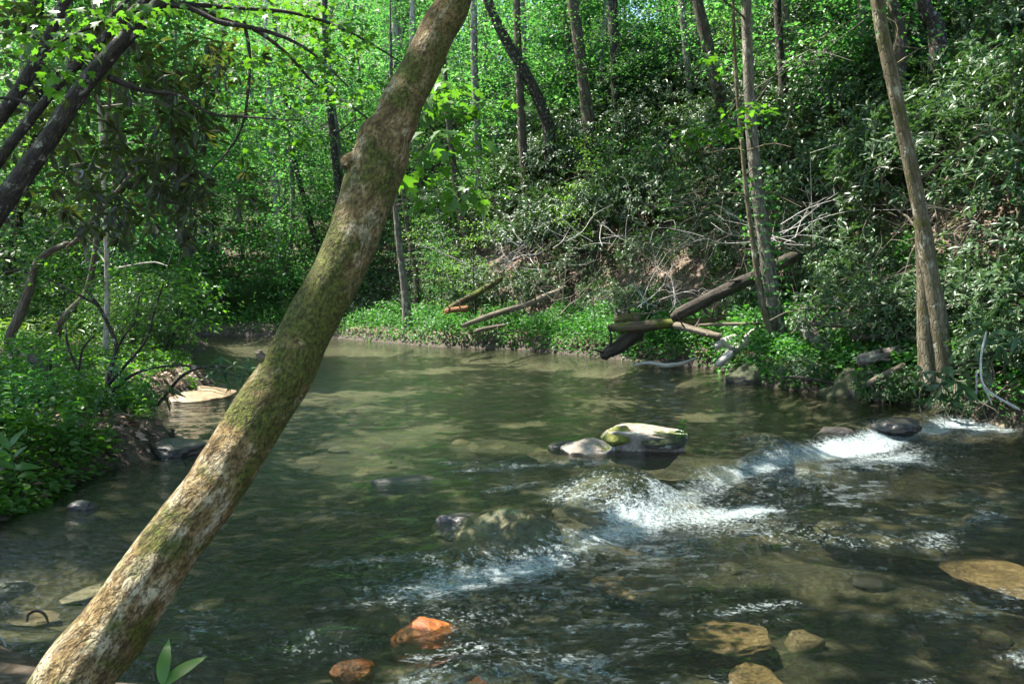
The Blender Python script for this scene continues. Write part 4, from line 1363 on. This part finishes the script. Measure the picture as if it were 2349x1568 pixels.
# ------------------------------------------------------------------ upper left: rhododendron limbs and hanging leaves
ends = []
for x, y, sx, sy, n in [(420, 150, 70, 60, 9), (470, 250, 40, 70, 8), (330, 330, 70, 60, 11), (440, 380, 50, 60, 12), (280, 400, 50, 50, 7), (370, 450, 60, 50, 11), (450, 470, 40, 50, 8), (200, 440, 50, 60, 6), (390, 240, 60, 60, 9),
                        (140, 180, 90, 90, 7), (60, 80, 60, 60, 6), (230, 110, 60, 60, 6), (520, 130, 30, 40, 4), (160, 330, 60, 40, 5), (350, 520, 60, 30, 4), (130, 430, 60, 40, 4), (60, 330, 50, 50, 4), (300, 180, 70, 50, 5)]:
    for _ in range(int(n * 2.3)):
        ends.append((x + rng.normal() * sx * 1.15, y + rng.normal() * sy * 1.05, 6.3 + abs(rng.normal()) * .7))
sprig('rhododendron_tree', 'dark limbs and drooping dark leaves of a rhododendron framing the upper left', [
    ([(-140, 690, 54), (0, 475, 48), (95, 345, 42), (190, 200, 37), (290, 85, 33), (375, 0, 30), (450, -90, 27)], 5.2, 5.8),
    ([(-100, 520, 23), (0, 365, 23), (85, 255, 21), (160, 165, 19), (240, 85, 17), (330, 5, 20), (400, -60, 18)], 5.6, 5.9),
    ([(-80, 360, 28), (0, 270, 29), (55, 190, 28), (105, 100, 26), (150, 0, 23), (180, -80, 28)], 5.9, 6.1),
    ([(250, 178, 16), (330, 208, 11), (400, 215, 9), (440, 235, 8), (485, 262, 7), (560, 268, 5), (690, 277, 3)], 5.6, 5.5),
    ([(85, 255, 10), (60, 235, 9), (0, 225, 7), (-60, 230, 6)], 5.7, 5.7),
    ([(375, 8, 16), (440, 20, 13), (500, 50, 12), (570, 62, 10), (650, 85, 8), (720, 125, 6), (800, 200, 4)], 5.7, 5.6)],
    5.6, ends, .125, .033, 'rhodo_dark', 603, droop=.55, cat='tree', limit=300)

# ------------------------------------------------------------------ maple boughs reaching in from above
def bough(label, twigs, cl, L, seed, limit, mat_='maple'):
    r = np.random.default_rng(seed)
    mb_ = MB(); nodes_ = []; root_ = None
    for pts, y0, y1 in twigs:
        if root_ is None:
            root_ = thing('maple_bough', label, 'branch', at(pts[0][0], pts[0][1], y0))
        nodes_ += px_stem(mb_, pts, y0, y1, 7, .1, 24)
    C_ = []
    for x, y, sx, sy, n, yy in cl:
        for _ in range(n):
            C_.append(at(x + r.normal() * sx * .6, y + r.normal() * sy * .6, yy + r.normal() * .4))
    C_ = np.array(C_)
    grow(mb_, nodes_, C_, r, .04, .008, 4, tip=.0022, kmul=.004)
    o_ = np.array(root_.location)
    link('branch', mb_.mesh('branch', M['bark_dark'], True, o_), root_)
    idx = np.repeat(np.arange(len(C_)), 11)
    off = r.normal(size=(len(idx), 3)) * np.array([.11, .11, .04])
    D_ = unit(off * np.array([1, 1, .5]) + np.array([0, 0, -.03]) + r.normal(size=off.shape) * .02)
    N_ = unit(np.array([0, 0, 1.0]) + r.normal(size=off.shape) * .28)
    put_leaves(root_, C_[idx] + off - o_, D_, N_, L * r.uniform(.7, 1.15, len(idx)), L, L * .95, mat_, 'maple', 'leaf', limit, r)
    return root_


bough('long maple bough of bright leaves arching right from the upper left limbs', [
    ([(378, 4, 15), (450, 12, 11), (560, 20, 9), (660, 28, 8), (760, 55, 7), (850, 100, 5), (930, 150, 3)], 6.2, 6.6),
    ([(450, 18, 12), (520, 48, 11), (590, 72, 9), (660, 125, 8), (720, 190, 6), (800, 240, 5), (880, 300, 3)], 6.2, 6.6),
    ([(560, 50, 8), (572, 120, 8), (570, 200, 7), (555, 290, 6), (520, 350, 5), (475, 400, 4)], 6.2, 6.0)],
    [(600, 20, 110, 20, 10, 6.4), (720, 40, 90, 30, 10, 6.5), (800, 90, 70, 40, 9, 6.5), (640, 110, 70, 40, 9, 6.3), (740, 170, 60, 40, 8, 6.4), (560, 150, 50, 60, 6, 6.2), (660, 230, 60, 40, 6, 6.3), (560, 300, 50, 60, 5, 6.1), (860, 200, 50, 50, 5, 6.6), (480, 20, 50, 20, 5, 6.2), (700, 300, 50, 40, 4, 6.4)],
    .062, 611, 290)
bough('bright maple twig above the forked limbs in the top left corner', [([(330, -40, 8), (250, 40, 7), (150, 90, 6), (90, 140, 4)], 4.9, 4.7)],
      [(120, 100, 50, 30, 5, 4.7), (230, 50, 60, 30, 5, 4.8), (110, 170, 40, 20, 4, 4.7), (330, 10, 30, 14, 4, 4.9), (60, 60, 40, 40, 3, 4.7)], .056, 612, 240)
bough('maple twig with bright leaves right of the leaning trunk near the top', [([(900, 200, 7), (960, 260, 6), (1020, 330, 4), (1060, 410, 3)], 5.4, 5.8)],
      [(980, 250, 40, 40, 6, 5.6), (1010, 200, 30, 50, 4, 5.6), (1040, 330, 30, 40, 5, 5.7), (960, 390, 50, 40, 6, 5.7), (1060, 440, 40, 30, 4, 5.8), (1090, 250, 30, 40, 3, 5.7), (1000, 470, 40, 30, 3, 5.8)], .085, 613, 220)
bough('small maple spray of light leaves against the creeper-wrapped trunk', [([(1760, 200, 5), (1720, 250, 4), (1660, 280, 4), (1600, 300, 3), (1560, 320, 2)], 13.5, 13.2)],
      [(1720, 250, 30, 16, 5, 13.4), (1660, 290, 30, 16, 5, 13.3), (1600, 305, 30, 12, 4, 13.2), (1650, 140, 20, 14, 2, 13.3), (1570, 310, 20, 10, 3, 13.2)], .12, 614, 140)

# ------------------------------------------------------------------ ground cover
def cover(name, pts_fn, n, L, W, shape, mat_, hmax, seed, flat=.6):
    r = np.random.default_rng(seed)
    xy, hh = pts_fn(n, r)
    z = ground_height(xy[:, 0], xy[:, 1])
    P_ = np.column_stack([xy, z + hh])
    D_ = unit(r.normal(size=(len(P_), 3)) * np.array([1, 1, .3]) + np.array([0, 0, -.1]))
    N_ = unit(np.array([0, 0, 1.0]) + r.normal(size=P_.shape) * flat)
    s_ = r.uniform(.6, 1.3, len(P_))
    m_ = MB(); leaves(m_, P_, D_, N_, L * s_, W * s_, shape)
    return kind(link(name, m_.mesh(name, M[mat_], False)), 'stuff')


def right_strip(n, r):
    out = []
    while sum(map(len, out)) < n:
        x = r.uniform(-24, 9, 40000); y = r.uniform(9, 44, 40000)
        d_, rt = river(x, y)
        clump = fbm(np.stack([x * .9, y * .9], -1), 81, 3)
        k = rt & (d_ > .02) & (d_ < 2.3 + 1.6 * (clump > .1)) & (np.abs(x / y) < .72) & (clump > -.3 - .25 * (y > 20)) & (r.uniform(size=len(x)) < np.minimum(1, 300 / y ** 2 * 1.6))
        out.append(np.stack([x[k], y[k]], -1))
    xy = np.concatenate(out)[:n]
    clump = fbm(xy * 1.1, 83, 3)
    return xy, r.uniform(0.02, 1, len(xy)) * (.50 + .75 * np.clip(clump + .3, 0, 1)) * np.where((xy[:, 0] > 3.9) & (xy[:, 1] < 17.5), .5, 1)


cover('bank_undergrowth', right_strip, 80000, .10, .066, 'ovate', 'herb', .6, 701)


def left_strip(n, r):
    out = []
    while sum(map(len, out)) < n:
        y = r.uniform(3, 34, 40000); x = r.uniform(-.72, .1, 40000) * y
        d_, rt = river(x, y)
        clump = fbm(np.stack([x * .8, y * .8], -1), 85, 3)
        k = ~rt & (d_ > .08) & (d_ < 14) & (y > 5) & (clump > -.12) & (r.uniform(size=len(x)) < np.minimum(1, 60 / y ** 1.6))
        out.append(np.stack([x[k], y[k]], -1))
    xy = np.concatenate(out)[:n]
    clump = fbm(xy * 1.3, 87, 3)
    return xy, r.uniform(0.02, 1, len(xy)) * (.10 + .42 * np.clip(clump + .25, 0, 1))


cover('left_bank_undergrowth', left_strip, 44000, .075, .042, 'ovate', 'maple', .4, 702)


def fern_zone(n, r):
    c = at(90, 765, 25)
    xy = np.column_stack([r.normal(c[0], 3.2, n), r.normal(c[1], 4.5, n)])
    d_, rt = river(xy[:, 0], xy[:, 1])
    xy = xy[(d_ > .5) & ~rt]
    return xy, r.uniform(.05, .6, len(xy))


cover('sunny_ferns', fern_zone, 9000, .22, .05, 'lance', 'fern', .5, 703, .5)


def litter_zone(n, r):
    out = []
    while sum(map(len, out)) < n:
        y = r.uniform(4, 50, 40000); x = r.uniform(-.72, .78, 40000) * y
        d_, rt = river(x, y)
        k = (d_ > .15) & (r.uniform(size=len(x)) < np.minimum(1, 140 / y ** 1.7))
        out.append(np.stack([x[k], y[k]], -1))
    xy = np.concatenate(out)[:n]
    return xy, r.uniform(.005, .05, len(xy))


cover('leaf_litter', litter_zone, 26000, .10, .065, 'diamond', 'litter', .05, 704, .45)

# single plants on the near left bank
def herb_plant(seed, H, n, L, W, mat_='maple'):
    r = np.random.default_rng(seed)
    root_ = thing('leafy_herb', 'low leafy green herb growing on the near left bank', 'plant', (0, 0, 0), 'herbs on the near left bank')
    st = MB(); fo = MB()
    for k in range(3):
        a = r.uniform(0, 6.28); q = np.array([[0, 0, -.05], [math.cos(a) * .05, math.sin(a) * .05, H * .5], [math.cos(a) * .16, math.sin(a) * .16, H]])
        S_ = spline(q, 8); tube(st, S_, np.linspace(.006, .003, 8), 4)
        c = S_[r.integers(2, 8, n)]
        D_ = unit(r.normal(size=(n, 3)) * np.array([1, 1, .25])); leaves(fo, c, D_, unit(np.array([0, 0, 1.0]) + r.normal(size=(n, 3)) * .35), L * r.uniform(.6, 1.2, n), W * r.uniform(.7, 1.1, n), 'ovate')
    link('stem', st.mesh('herb_stem', M['herb']), root_)
    link('foliage', fo.mesh('herb_foliage', M[mat_], False), root_)
    return root_


hp = [herb_plant(800 + k, .3 + .1 * k, 14, .10, .045, ('maple', 'laurel', 'maple', 'herb')[k]) for k in range(4)]
pl = []
while len(pl) < 60:
    y = rng.uniform(6, 13); x = rng.uniform(-.68, -.25) * y
    d_, rt = river(np.array([x]), np.array([y]))
    if d_[0] > .25 and not rt[0]:
        pl.append((x, y))
scatter(hp, pl, (.7, 1.3), .1)

# tall seedling at the left edge
def seedling(label, x0, y0, Yd, top, lv, L, W, mat_='maple', name='seedling'):
    b = at(x0, y0, Yd)
    root_ = thing(name, label, 'plant', b)
    mb_ = MB(); e = at(*top, Yd)
    S_ = spline(np.array([b, (b + e) / 2 + np.array([.01, 0, 0]), e]), 10)
    tube(mb_, S_, np.linspace(.006, .003, 10), 6)
    link('stem', mb_.mesh('stem', M['herb'], True, b), root_)
    r = np.random.default_rng(int(x0))
    P_, D_, N_ = [], [], []
    for f, dx, dz, dy in lv:
        P_.append(S_[int(f * 9)] - b); D_.append(unit([dx, dy, dz])); N_.append(unit([-dx * dz * .4, -.75, .6]))
    put_leaves(root_, np.array(P_), np.array(D_), np.array(N_), np.full(len(P_), L), L, W, mat_, 'fine', 'leaf', 300, r)
    return root_


seedling('young plant with two long pointed leaves at the bottom edge below the leaning trunk', 372, 1640, 2.2, (374, 1575), [(1.0, -.12, 1, .15), (1.0, .62, .8, .2)], .115, .036)
seedling('upright broad-leaved seedling at the left edge on the near bank', 40, 1130, 6.6, (22, 1030), [(.4, .9, .4, -.3), (.4, -.9, .3, -.2), (.65, .8, .5, -.4), (.65, -.7, .6, -.3), (.85, .7, .7, -.3), (.85, -.6, .7, -.3), (1, .3, 1, -.2), (1, -.4, .9, -.3)], .17, .06)
seedling('small green seedling growing on the right end of the midstream boulder', 1562, 1000, 8.95, (1566, 972), [(.4, .9, .2, -.3), (.4, -.9, .3, -.2), (.7, .8, .4, -.4), (.7, -.7, .5, -.3), (1, .5, .8, -.3), (1, -.4, .9, -.3), (.2, .9, -.1, -.5), (.2, -.6, .1, -.7)], .075, .04)

# ------------------------------------------------------------------ logs, stumps and driftwood
def log(name, label, pts, Y0, mat_, Y1=None, cat='log', sides=14, rough=.24, n=30, sub=None):
    P_, rd_ = tree_path(pts, Y0, Y1)
    mb_ = MB()
    S_ = spline(np.column_stack([P_, rd_ * .82]), n)
    rl = np.random.default_rng(int(pts[0][0] + pts[0][1]))
    S_[:, :3] += np.cumsum(rl.normal(size=(n, 3)), 0) * rd_.mean() * .03
    S_[0, 3] *= .55; S_[-1, 3] *= .45; S_[1, 3] *= .85
    if cat == 'log' and rd_.mean() > .07:
        for _ in range(4):
            a_ = S_[rl.integers(3, n - 3)]; dv = unit(rl.normal(size=3) + np.array([0, -.3, .5])); ln = rl.uniform(.12, .5)
            tube(mb_, np.array([a_[:3], a_[:3] + dv * (a_[3] + ln * .5), a_[:3] + dv * (a_[3] + ln) + rl.normal(size=3) * .06]), np.array([.3, .2, .08]) * a_[3], 6, .2, 9, 3)
    tube(mb_, S_[:, :3], S_[:, 3], sides, rough, 9, int(pts[0][0]))
    for pts2, y0, y1 in (sub or []):
        px_stem(mb_, pts2, y0, y1, 6, .1, 10)
    o = link(name, mb_.mesh(name, M[mat_], True, P_[0]), None, P_[0])
    return tag(o, label, cat)


log('fallen_log', 'long brown log slanting up from the green bank at centre', [(1060, 748, 14), (1120, 725, 16), (1200, 700, 17), (1270, 672, 18), (1300, 655, 14)], 27.0, 'log', 27.6)
log('fallen_log', 'short grey log lying in the herbs below the long slanting log', [(1085, 762, 11), (1120, 752, 11), (1160, 745, 8)], 26.6, 'log', 26.6)
log('fallen_log', 'moss-topped dark log above the rotten orange chunk', [(1018, 716, 12), (1060, 690, 17), (1110, 665, 18), (1155, 638, 16)], 28.6, 'log_moss', 29.6)
log('fallen_log', 'short rotten orange log chunk behind the waterline tree', [(1020, 716, 13), (1045, 710, 15), (1075, 705, 17)], 28.2, 'log_rot', 28.2)
log('fallen_log', 'thick dark log leaning on the slope behind the creeper-wrapped tree', [(1540, 728, 36), (1600, 700, 36), (1680, 660, 36), (1750, 622, 35), (1830, 580, 32)], 20.0, 'log_dark', 19.4, sides=16)
log('fallen_log', 'mossy horizontal log above the green bank plants', [(1395, 752, 24), (1450, 750, 30), (1530, 742, 28), (1620, 733, 20), (1670, 722, 10)], 20.6, 'log_moss', 19.6, sides=16)
log('fallen_log', 'pale smooth log angled down to the right below the mossy log', [(1545, 745, 20), (1600, 758, 21), (1655, 772, 21)], 19.6, 'log', 18.8)
log('fallen_log', 'short mossy stub of wood resting on the mossy log', [(1410, 736, 30), (1440, 735, 34), (1470, 730, 30)], 20.9, 'log_moss', 20.9)
log('fallen_log', 'black water-worn log end sloping into the stream at centre right', [(1380, 818, 26), (1410, 800, 38), (1445, 778, 38), (1475, 760, 28)], 20.6, 'log_dark', 20.8, sides=16)
log('driftwood_root', 'pale driftwood root wad bleached by sun at the water edge', [(1645, 838, 22), (1680, 808, 26), (1710, 785, 30), (1738, 757, 22), (1745, 748, 8)], 18.0, 'driftwood', 18.4, 'driftwood', 14, .3, sub=[([(1735, 762, 18), (1755, 775, 14), (1772, 783, 8)], 18.4, 18.5), ([(1690, 800, 14), (1672, 795, 10), (1655, 780, 5)], 18.0, 17.9)])
log('driftwood_root', 'greyish drift log behind the bleached root wad', [(1640, 795, 20), (1665, 780, 24), (1692, 770, 18)], 18.9, 'driftwood', 18.9, 'driftwood', 12, .2)
log('fallen_log', 'smooth grey log leaning steeply right of the creeper-wrapped tree', [(1835, 738, 34), (1868, 768, 40), (1915, 815, 36)], 16.2, 'bark_grey', 15.4)
log('fallen_log', 'rough lichen-spotted log lying on top of the big mossy boulder', [(1968, 828, 34), (2010, 815, 34), (2065, 800, 26)], 13.9, 'bark_grey', 14.0)
log('fallen_log', 'thin log slanting down across the face of the big mossy boulder', [(1990, 880, 14), (2030, 858, 18), (2075, 835, 16)], 13.1, 'log', 13.4)
log('fallen_log', 'sawn-looking pale log lying level behind the big mossy boulder', [(1985, 750, 24), (2060, 750, 25), (2110, 750, 24)], 15.2, 'log', 15.2)
log('fallen_log', 'thin pale pole lying level left of the sawn-looking log', [(1840, 742, 10), (1900, 746, 11), (1985, 748, 11)], 15.6, 'log', 15.3)
log('fallen_log', 'dark log under the sawn-looking pale log', [(1955, 775, 18), (2020, 772, 20), (2070, 764, 16)], 14.7, 'log_dark', 14.7)
log('fallen_log', 'short pale log end tucked against the double trunk', [(2075, 766, 18), (2115, 782, 20), (2135, 792, 16)], 14.0, 'log', 13.6)
log('tree_stump', 'broken upright brown stump behind the sawn-looking log', [(2020, 755, 30), (2025, 725, 26), (2028, 698, 20)], 15.6, 'log', 15.6, 'stump')
log('fallen_log', 'grey pole lying level behind the creeper-wrapped tree', [(1600, 745, 9), (1690, 742, 10), (1800, 738, 9)], 18.6, 'log', 17.8)
log('fallen_log', 'small log on the mud at the left edge bank', [(25, 1112, 18), (50, 1108, 21), (78, 1103, 22)], 7.4, 'log', 7.6)
log('dead_snag', 'dark mossy broken trunk leaning left over the near left bank', [(185, 990, 36), (160, 940, 34), (125, 880, 30), (90, 835, 26), (70, 815, 24)], 9.6, 'log_dark', 10.0, 'snag', sub=[([(105, 858, 20), (112, 838, 14), (115, 825, 8)], 9.9, 9.9)])
log('fallen_branch', 'pale peeled branch lying in the herbs at the left edge', [(-10, 855, 8), (30, 862, 10), (75, 882, 9)], 13.5, 'twig_pale', 13.3, 'branch', 8)
log('fallen_branch', 'grey branch sagging low above the left waterline', [(255, 935, 9), (300, 920, 8), (345, 905, 6), (375, 895, 4)], 11.0, 'log', 11.0, 'branch', 8)
log('fallen_branch', 'brown branch resting along the top of the dark waterline boulder', [(1790, 865, 8), (1850, 868, 10), (1930, 885, 8)], 14.6, 'log_dark', 14.4, 'branch', 8)
log('root_log', 'twisted roots on the muddy spit of the left bank', [(310, 1035, 16), (345, 1020, 20), (385, 1032, 20), (430, 1022, 14)], 9.2, 'log_dark', 9.3, 'root', 10, .25, sub=[([(330, 1018, 10), (360, 1005, 9), (395, 1012, 8)], 9.4, 9.4), ([(370, 1030, 12), (390, 1005, 14), (398, 985, 8)], 9.3, 9.3)])
log('looped_twig', 'dark looped twig poking from the water at lower left', [(62, 1425, 7), (66, 1408, 8), (85, 1400, 9), (102, 1408, 8), (112, 1428, 6)], 4.3, 'log_dark', 4.3, 'twig', 8, .05)
log('bleached_twig', 'bleached curved twig in the bottom left corner', [(-10, 1450, 5), (8, 1470, 6), (14, 1500, 6), (-6, 1512, 5)], 3.9, 'twig_pale', 3.9, 'twig', 8, .05)
log('dark_stick', 'dark mossy stick on the bank in the bottom left corner', [(-20, 1495, 12), (20, 1512, 12), (60, 1530, 9)], 3.7, 'log_dark', 3.6, 'stick', 8, .1)
log('broken_branch', 'slender white broken branch dangling at the right waterline', [(2262, 760, 6), (2250, 830, 6), (2262, 890, 6), (2340, 940, 8)], 11.3, 'twig_pale', 11.0, 'branch', 6, .05, sub=[([(2255, 880, 5), (2275, 925, 3)], 11.3, 11.2), ([(2240, 850, 5), (2240, 905, 4)], 11.4, 11.4)])
log('waterside_root', 'pale root log lying at the waterline below the green plants', [(1450, 838, 7), (1490, 832, 12), (1530, 838, 13), (1570, 832, 10), (1600, 820, 6)], 20.4, 'driftwood', 19.8, 'root', 10, .2)


def brush(label, base, Y0, n, spread, up, seed, mat_, ln=(1, 2.4), rad=.012, lean=(0, 0)):
    r = np.random.default_rng(seed)
    b = at(*base, Y0)
    mb_ = MB(); nodes_ = []
    for k in range(n):
        s0 = b + r.normal(size=3) * np.array([spread, spread * .5, .12])
        dr_ = unit(np.array([r.normal() * 1.0 + lean[0], r.normal() * .5, abs(r.normal()) * up + lean[1]]))
        l_ = r.uniform(*ln)
        q = np.array([s0, s0 + dr_ * l_ * .35 + r.normal(size=3) * .08, s0 + dr_ * l_ * .7 + r.normal(size=3) * .15, s0 + dr_ * l_ + r.normal(size=3) * .2])
        S_ = spline(q, 10)
        rr = np.linspace(rad, rad * .3, 10) * r.uniform(.6, 1.3)
        tube(mb_, S_, rr, 5, cap=False)
        for m_ in range(4):
            a = S_[r.integers(3, 10)]; e = a + unit(dr_ + r.normal(size=3) * .8) * l_ * r.uniform(.15, .4)
            tube(mb_, spline(np.array([a, (a + e) / 2 + r.normal(size=3) * .05, e]), 5), np.linspace(rad * .4, rad * .15, 5), 3, cap=False)
    o = link('dead_brush', mb_.mesh('dead_brush', M[mat_], True, b), None, b)
    return tag(o, label, 'dead branches')


brush('bleached tangle of dead twigs above the mossy log', (1500, 700), 20.8, 9, .5, 1.2, 901, 'twig_pale', (.8, 1.7), .012)
brush('grey dead branches arching out of the thicket at centre right', (1400, 730), 22.0, 12, .8, .7, 902, 'twig', (1.2, 2.6), .016, (.3, .1))
brush('brown brush of fallen branches beside the long slanting log', (1310, 690), 25.0, 14, .7, .7, 903, 'twig', (1.0, 2.4), .014)
brush('dead brush heaped behind the sawn-looking log', (1960, 720), 15.5, 16, .9, .5, 904, 'twig', (1.0, 2.2), .013, (.3, 0))
brush('fallen branches crossing left of the double trunk', (1900, 735), 15.9, 8, .6, .35, 905, 'log', (1.5, 2.8), .02, (.6, 0))
brush('tangled grey branches at the right edge behind the double trunk', (2250, 700), 13.8, 14, .8, .8, 906, 'twig', (.9, 2.0), .012)
brush('twiggy roots hanging under the double trunk', (2200, 880), 12.2, 12, .5, .1, 907, 'twig', (.4, .9), .012, (0, -.8))
brush('grey bare branches spreading high on the right slope', (2200, 330), 18.5, 10, 1.0, .2, 908, 'twig_pale', (1.2, 2.6), .014, (.6, 0))
brush('brown dead twigs below the dark leaning log', (1640, 640), 21.0, 18, 1.0, .8, 909, 'twig', (1.0, 2.2), .012)
brush('dead twigs littering the muddy left waterline', (240, 1075), 8.6, 8, .5, .15, 910, 'log_dark', (.3, .8), .009, (.5, 0))

for k, (bx, by, Yb, lab) in enumerate([(1330, 560, 27.5, 'dead grey twigs poking from the middle of the thicket above the long slanting log'), (1560, 560, 22.5, 'fine dead twigs in the dark hollow above the bleached tangle'), (1640, 480, 23, 'thin bare branches crossing the thicket left of the creeper-wrapped trunk'),
                                       (1830, 560, 18.5, 'dead twigs in the thicket right of the creeper-wrapped trunk'), (2230, 560, 15.5, 'grey tangled twigs on the slope right of the double trunk'), (2300, 420, 17.5, 'pale bare branches near the right edge high on the slope'), (1180, 610, 29, 'dead twigs under the thicket behind the slanting logs')]):
    brush(lab, (bx, by), Yb, 14, 1.0, .5, 920 + k, 'twig' if k % 3 else 'twig_pale', (1.0, 2.6), .012)

# creeper on the trunk beside the stream
b = tA['S'][2, :3]
root = thing('creeper', 'bright green creeper climbing the grey trunk beside the stream', 'vine', b)
r = np.random.default_rng(950)
mb = MB(); fo = MB()
Sa = tA['S']; sel = Sa[(Sa[:, 2] > .2) & (Sa[:, 2] < 4.6)]
for k in range(3):
    ph = np.linspace(0, 2.5, len(sel)) + k * 1.3 + 3.6
    V_ = sel[:, :3] + np.stack([np.cos(ph) * sel[:, 3] * 1.18, np.sin(ph) * sel[:, 3] * 1.18, 0 * ph], -1)
    tube(mb, V_, .008, 5, cap=False)
n = 900
q = sel[(len(sel) * r.uniform(0, 1, n) ** 1.6).astype(int)]
ph = r.uniform(2.2, 6.6, n)
nn = np.stack([np.cos(ph), np.sin(ph), 0 * ph], -1)
C = q[:, :3] + nn * (q[:, 3] * 1.15 + r.uniform(.02, .30, n))[:, None]
leaves(fo, C, unit(r.normal(size=(n, 3)) * np.array([1, 1, .4]) - np.array([0, 0, .4])), unit(nn + np.array([0, 0, .6]) + r.normal(size=(n, 3)) * .4), .11 * r.uniform(.6, 1.2, n), .075, 'ovate')
link('stem', mb.mesh('creeper_stem', M['bark_brown'], True, b), root)
link('foliage', fo.mesh('creeper_foliage', M['herb'], False, b), root)
